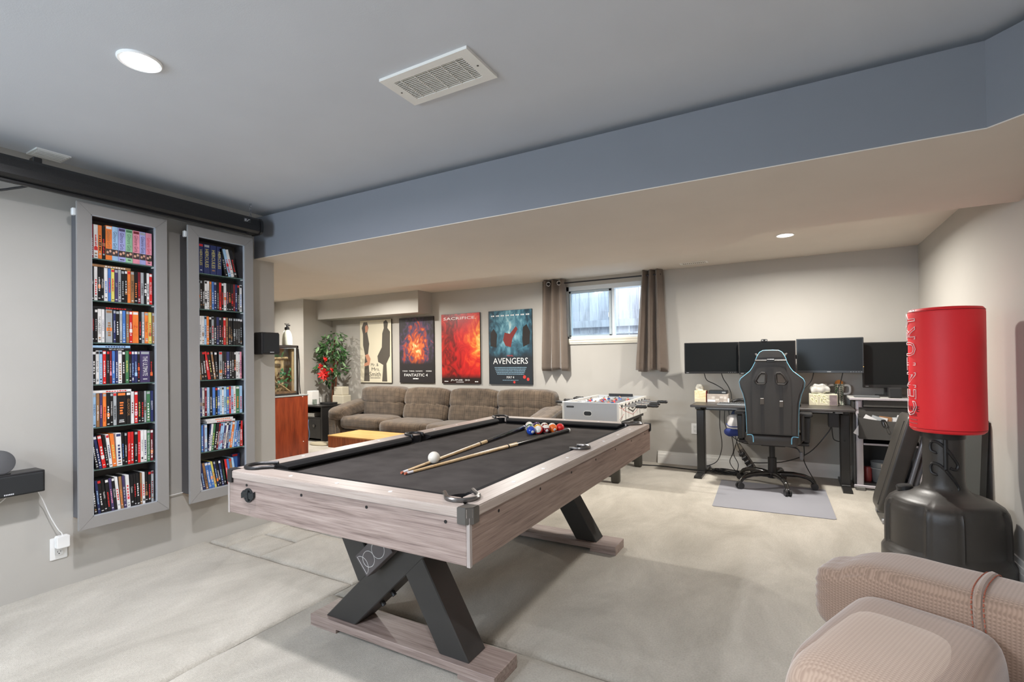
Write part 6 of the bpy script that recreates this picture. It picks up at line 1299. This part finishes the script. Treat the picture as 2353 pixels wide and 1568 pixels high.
for r, z in dense:
    ring = []
    for i in range(n):
        th = 2*PI*i/n; sq = 1-sst(.395, .455, z)
        rr = r*(1+(se(th-vd0, 2.7)/se(0, 2.7)-1)*sq*.0)
        d = abs(((th-vd0)/(PI/2) % 1)-.5)*90           # degrees from the middle of the nearest panel
        # four flats, four inset panels with a raised lip
        flat_ = 1-.030*(1-abs(math.cos(2*(th-vd0))))*sq if False else 1
        pan = sst(.120, .132, z)*(1-sst(.365, .392, z))*(1-sst(26, 29, d))
        groove = sst(.10, .12, z)*(1-sst(.395, .42, z))*(1-sst(0, 2.2, abs(d-31)))
        rr *= 1-.060*pan-.020*groove
        ring.append(b.bm.verts.new((bx+rr*math.cos(th), by+rr*math.sin(th), z)))
    rings.append(ring)
for a, c in zip(rings, rings[1:]):
    for i in range(n): b.bm.faces.new((a[i], a[(i+1) % n], c[(i+1) % n], c[i]))
b.bm.faces.new(rings[0][::-1]); b.bm.faces.new(rings[-1]); part('base', b, BASEM, pb, True, 50)
part('fill_cap', MB().lathe([(.034, 0), (.04, .004), (.04, .026), (.034, .032)], 20, Matrix.Translation((bx-.165, by+.05, .412)) @ Matrix.Rotation(math.radians(-8), 4, 'Y')), BLKP, pb, True, 40)
# height slots moulded in the neck
vdir = math.atan2(-by, -bx)
def onneck(a, z, r=.0935): t_ = vdir+a; return Vector((bx+r*math.cos(t_), by+r*math.sin(t_), z))
SLOT = mat('slot_black', (30, 30, 31), .45)
part('height_slot', MB().tube([onneck(.10, z) for z in (.735, .70, .66, .62, .575)], .010, 8), SLOT, pb, True)
for zt in (.72, .60):
    part('height_slot', MB().tube([onneck(.08, zt-.03), onneck(-.20, zt-.005), onneck(-.50, zt), onneck(-.62, zt-.02), onneck(-.58, zt-.05), onneck(-.38, zt-.06), onneck(-.30, zt-.058)], .008, 8, 3), SLOT, pb, True)
    part('height_slot', MB().tube([onneck(.10, zt-.03), onneck(.35, zt-.065), onneck(.60, zt-.10), onneck(.70, zt-.125), onneck(.58, zt-.145), onneck(.36, zt-.14), onneck(.30, zt-.138)], .008, 8, 3), SLOT, pb, True)
part('neck_collar', MB().lathe([(.098, .735), (.10, .742), (.10, .775), (.05, .78)], 40, Matrix.Translation((bx, by, 0))), BLKP, pb, True, 40)
gx, gy, gr = .742, 3.60, .163
bag = part('pad', MB().lathe([(.02, .772), (gr*.75, .768), (gr*.93, .770), (gr, .782), (gr+.003, .80), (gr+.002, 1.1), (gr+.003, 1.425), (gr, 1.442), (gr*.95, 1.452), (gr*.7, 1.457), (.02, 1.458)], 64, Matrix.Translation((gx, gy, 0))), RED, pb, True, 50)
SEAM = mat('seam_red', (150, 20, 28), .6)
for z in (.790, 1.437): part('edge_seam', MB().tube([(gx+(gr+.002)*math.cos(a), gy+(gr+.002)*math.sin(a), z) for a in [2*PI*k/64 for k in range(65)]], .0016, 4), SEAM, pb)
va = math.atan2(-gy, -gx)                       # direction from the bag to the camera
def wrap(p, a0, z0, turn, lift=.0035):
    """lettering bent round the bag; a0 = angle from the camera-left silhouette towards the camera"""
    u, v = (p.x, p.y) if not turn else (-p.y, p.x)
    phi = a0+u/gr; t_ = va-PI/2+phi; rr = gr+lift+p.z
    return Vector((gx+rr*math.cos(t_), gy+rr*math.sin(t_), z0+v))
sil = 0.0
part('brand_lettering', text('CENTURY.', None, h=.118, w=.60, outline=.014, bend=lambda p: wrap(p, .36, 1.155, True, .006)), mat('letter_white', (240, 226, 226), .5), bag, label='outlined white vertical lettering')
_tcache.clear()
DKR = mat('letter_dark', (64, 30, 34), .6)
part('lettering', text('WAVE', None, h=.030, bend=lambda p: wrap(p, .44, .895, False, .0045)), DKR, bag); part('lettering', text('MASTER', None, h=.017, bend=lambda p: wrap(p, .46, .862, False, .0045)), DKR, bag)
for z, w_ in ((.835, .10), (.815, .10)):
    part('fine_print', MB().tube([wrap(Vector((-w_/2+w_*k/8, 0, 0)), .42, z, False, .004) for k in range(9)], .0012, 4), DKR, bag)
# ================================================================ FOLDED WEIGHT BENCH AND BOARD BEHIND IT
wb = thing('weight_bench', 'black padded weight bench folded upright behind the punching bag', 'bench', (.68, 4.55, 0))
PADM = mat('bench_vinyl', (62, 59, 55), .4, noise_s=6, noise_amt=.18); TUB = mat('bench_tube', (150, 150, 152), .3, metal=.35)
A, B_ = Vector((.555, 4.55, .06)), Vector((.742, 4.55, .765)); dr = (B_-A).normalized()
Mx = Matrix.Translation(A) @ Matrix((dr.cross(Vector((0, 1, 0))), Vector((0, 1, 0)), dr)).transposed().to_4x4(); Lb = (B_-A).length
sgn = -1 if (Mx.to_3x3() @ Vector((1, 0, 0))).x < 0 else 1
part('backrest_pad', MB().pillow((0, 0, Lb/2), (.105, .34, Lb), 9, 14, Mx), PADM, wb, True, 180)
part('pad_seam', MB().tube([Mx @ Vector((-sgn*.052, y, z)) for y, z in ((-.12, .05), (-.12, Lb-.05))], .003, 5), SEAM if False else BLKP, wb)
for off, r, y, z0, z1 in ((.085, .016, 4.44, .02, .80), (.135, .016, 4.52, .02, .82)):
    p = A+Vector((off, y-4.55, 0)); q = p+dr*(Lb*1.02); part('frame_tube', MB().cyl(p+Vector((0, 0, -.04)), q, r, 12), TUB, wb, True)
pt_ = A+Vector((.20, -.06, .02)); part('frame_tube', MB().cyl(pt_, pt_+dr*(Lb*1.0), .024, 14), TUB, wb, True); part('tube_sleeve', MB().cyl(pt_+dr*.38, pt_+dr*.52, .031, 14), mat('sleeve', (126, 124, 124), .3, metal=.6), wb, True); part('rubber_ring', MB().cyl(pt_+dr*.36, pt_+dr*.38, .034, 14), BLKP, wb, True)
for k, (o_, z) in enumerate((((.29, -.02), .27), ((.27, -.02), .50))): part('bracket', MB().box((A.x+o_[0]-.02, 4.52, z), (A.x+o_[0]+.03, 4.56, z+.05), None, .004), CHR, wb)
part('adjuster_plate', MB().beam((A.x+.33, 4.52, .07), (A.x+.32, 4.52, .30), .035, .05, up=(0, 1, 0), bev=.003), mat('plate_grey', (84, 86, 90), .35, metal=.5), wb)
for z in (.10, .15, .20): part('bolt', MB().cyl((A.x+.235+z*.2, 4.46, z), (A.x+.235+z*.2, 4.44, z), .011, 8), CHR, wb)
part('floor_bar', MB().box((A.x-.02, 4.36, 0), (A.x+.36, 4.41, .035), None, .006), TUB, wb); part('floor_bar', MB().box((A.x-.02, 4.68, 0), (A.x+.36, 4.73, .035), None, .006), TUB, wb)
part('seat_pad', MB().pillow((.875, 4.50, .32), (.07, .30, .50), 8, 8), PADM, wb, True, 180)
bd = thing('folded_mat_board', 'dark upright board leaning on the right wall behind the bag', 'board', (.96, 4.1, 0))
part('board', MB().hexa([(.935, 3.93, 0), (.965, 3.93, 0), (.965, 4.30, 0), (.935, 4.30, 0), (.975, 3.95, .80), (1.004, 3.95, .80), (1.004, 4.28, .80), (.975, 4.28, .80)]), mat('board_grey', (66, 68, 66), .6), bd)
# ================================================================ RECLINER IN THE FOREGROUND
def weave(nm, c0, c1):
    m = bpy.data.materials.new(nm); m.use_nodes = True; n, l, b = nodes_of(m); b.inputs['Roughness'].default_value = .95; b.inputs['Specular IOR Level'].default_value = .1; b.inputs['Sheen Weight'].default_value = .4
    tc = n.new('ShaderNodeTexCoord'); sep = n.new('ShaderNodeSeparateXYZ'); l.new(tc.outputs['Object'], sep.inputs[0])
    def mth(op, a, b_=None, c_=None):
        q = n.new('ShaderNodeMath'); q.operation = op
        for i, v in enumerate((a, b_, c_)):
            if v is None: continue
            if isinstance(v, (int, float)): q.inputs[i].default_value = v
            else: l.new(v, q.inputs[i])
        return q.outputs[0]
    yz = mth('ADD', sep.outputs['Y'], sep.outputs['Z'])
    rows = mth('SINE', mth('MULTIPLY', yz, 900)); cols = mth('SINE', mth('MULTIPLY_ADD', rows, 1.3, mth('MULTIPLY', sep.outputs['X'], 760)))
    val = mth('MULTIPLY_ADD', cols, .25, mth('MULTIPLY_ADD', rows, .25, .5))
    nz = n.new('ShaderNodeTexNoise'); nz.inputs['Scale'].default_value = 5; l.new(tc.outputs['Object'], nz.inputs['Vector'])
    r = n.new('ShaderNodeValToRGB'); l.new(val, r.inputs[0]); e = r.color_ramp.elements; e[0].position = .2; e[1].position = .85; e[0].color = srgb(*c1); e[1].color = srgb(*c0)
    r2 = n.new('ShaderNodeValToRGB'); l.new(nz.outputs['Fac'], r2.inputs[0]); r2.color_ramp.elements[0].color = (.82, .82, .82, 1); r2.color_ramp.elements[1].color = (1, 1, 1, 1)
    mx = n.new('ShaderNodeMixRGB'); mx.blend_type = 'MULTIPLY'; mx.inputs[0].default_value = 1; l.new(r.outputs[0], mx.inputs[1]); l.new(r2.outputs[0], mx.inputs[2]); l.new(mx.outputs[0], b.inputs['Base Color'])
    bp = n.new('ShaderNodeBump'); bp.inputs['Strength'].default_value = .4; bp.inputs['Distance'].default_value = .001; nb = n.new('ShaderNodeTexNoise'); nb.inputs['Scale'].default_value = 420; l.new(tc.outputs['Object'], nb.inputs['Vector']); l.new(nb.outputs['Fac'], bp.inputs['Height']); l.new(bp.outputs[0], b.inputs['Normal'])
    return m
STI = mat('stitch_rust', (150, 86, 66), .8)
WV = weave('recliner_weave', (158, 134, 117), (134, 112, 97)); WVL = weave('recliner_weave_light', (182, 160, 142), (162, 140, 124))
ang = math.atan2(.399, -.917)                  # local +X = the way the recliner faces
rc = thing('recliner', 'tan woven fabric recliner with a rolled arm in the right foreground', 'recliner', (.55, 1.35, 0), ang, None, world=False)
ux, uy = Vector((-.917, .399)), Vector((.399, .917))   # local x, and local -y ... see loc()
def loc(x, y): d = Vector((x-.55, y-1.35)); c_, s_ = math.cos(ang), math.sin(ang); return (d.x*c_+d.y*s_, -d.x*s_+d.y*c_)
ax_, ay_ = loc(.135, 1.83)
def gath(p, u):
    if u[0] > .6:
        t_ = (u[0]-.6)/.4; p.x += .003*math.sin(math.atan2(u[2], u[1])*16)*t_*t_; p.z -= .03*t_*t_*max(0, u[2])
    return p
part('arm_roll', MB().pillow((ax_-.43, ay_+.02, .497), (.98, .24, .25), 5, 22, wr=.004, ws=8, fn=gath), WV, rc, True, 180)
part('arm_front', MB().pillow((ax_-.46, ay_+.02, .22), (.88, .23, .42), 9, 12, wr=.004), WV, rc, True, 180)
part('seat_front', MB().pillow((ax_-.225, ay_+.36, .345), (.31, .50, .44), 6.5, 22, wr=.004, ws=6), WV, rc, True, 180)
part('seat_front_panel', MB().pillow((ax_-.22, ay_+.43, .365), (.285, .46, .41), 5, 22, wr=.004, ws=6), WVL, rc, True, 180)
part('seat_rear', MB().pillow((ax_-.61, ay_+.34, .325), (.54, .48, .37), 4, 16, wr=.004, ws=6), WV, rc, True, 180)
part('seat_rear_panel', MB().pillow((ax_-.61, ay_+.44, .335), (.52, .44, .38), 4, 16, wr=.004, ws=6), WVL, rc, True, 180)
# welt seam round the arm roll with rust stitching
def arm_ring(xo, lift=.004):
    pts = []
    for k in range(25):
        a = math.radians(-100+200*k/24); c_, s_ = math.cos(a), math.sin(a); kk = (abs(c_)**5+abs(s_)**5)**(1/5)
        pts.append((xo+.012*math.cos(a*1.2), ay_+.02+(.12+lift)*s_/kk, .497+(.125+lift)*c_/kk))
    return pts
part('arm_welt', MB().tube(arm_ring(ax_-.325, .0), .009, 8), WV, rc, True)
for dx in (-.011, .011):
    q = MB(); pts = arm_ring(ax_-.325+dx, .0035)
    for k in range(24):
        p0, p1 = Vector(pts[k]), Vector(pts[k+1])
        for f in (0, .5): q.tube([p0.lerp(p1, f+.06), p0.lerp(p1, f+.38)], .0016, 4)
    part('arm_stitching', q, STI, rc, stuff=True)
part('base', MB().box((ax_-.88, ay_, .02), (ax_-.05, ay_+.62, .22), None, .03, 2), WV, rc)
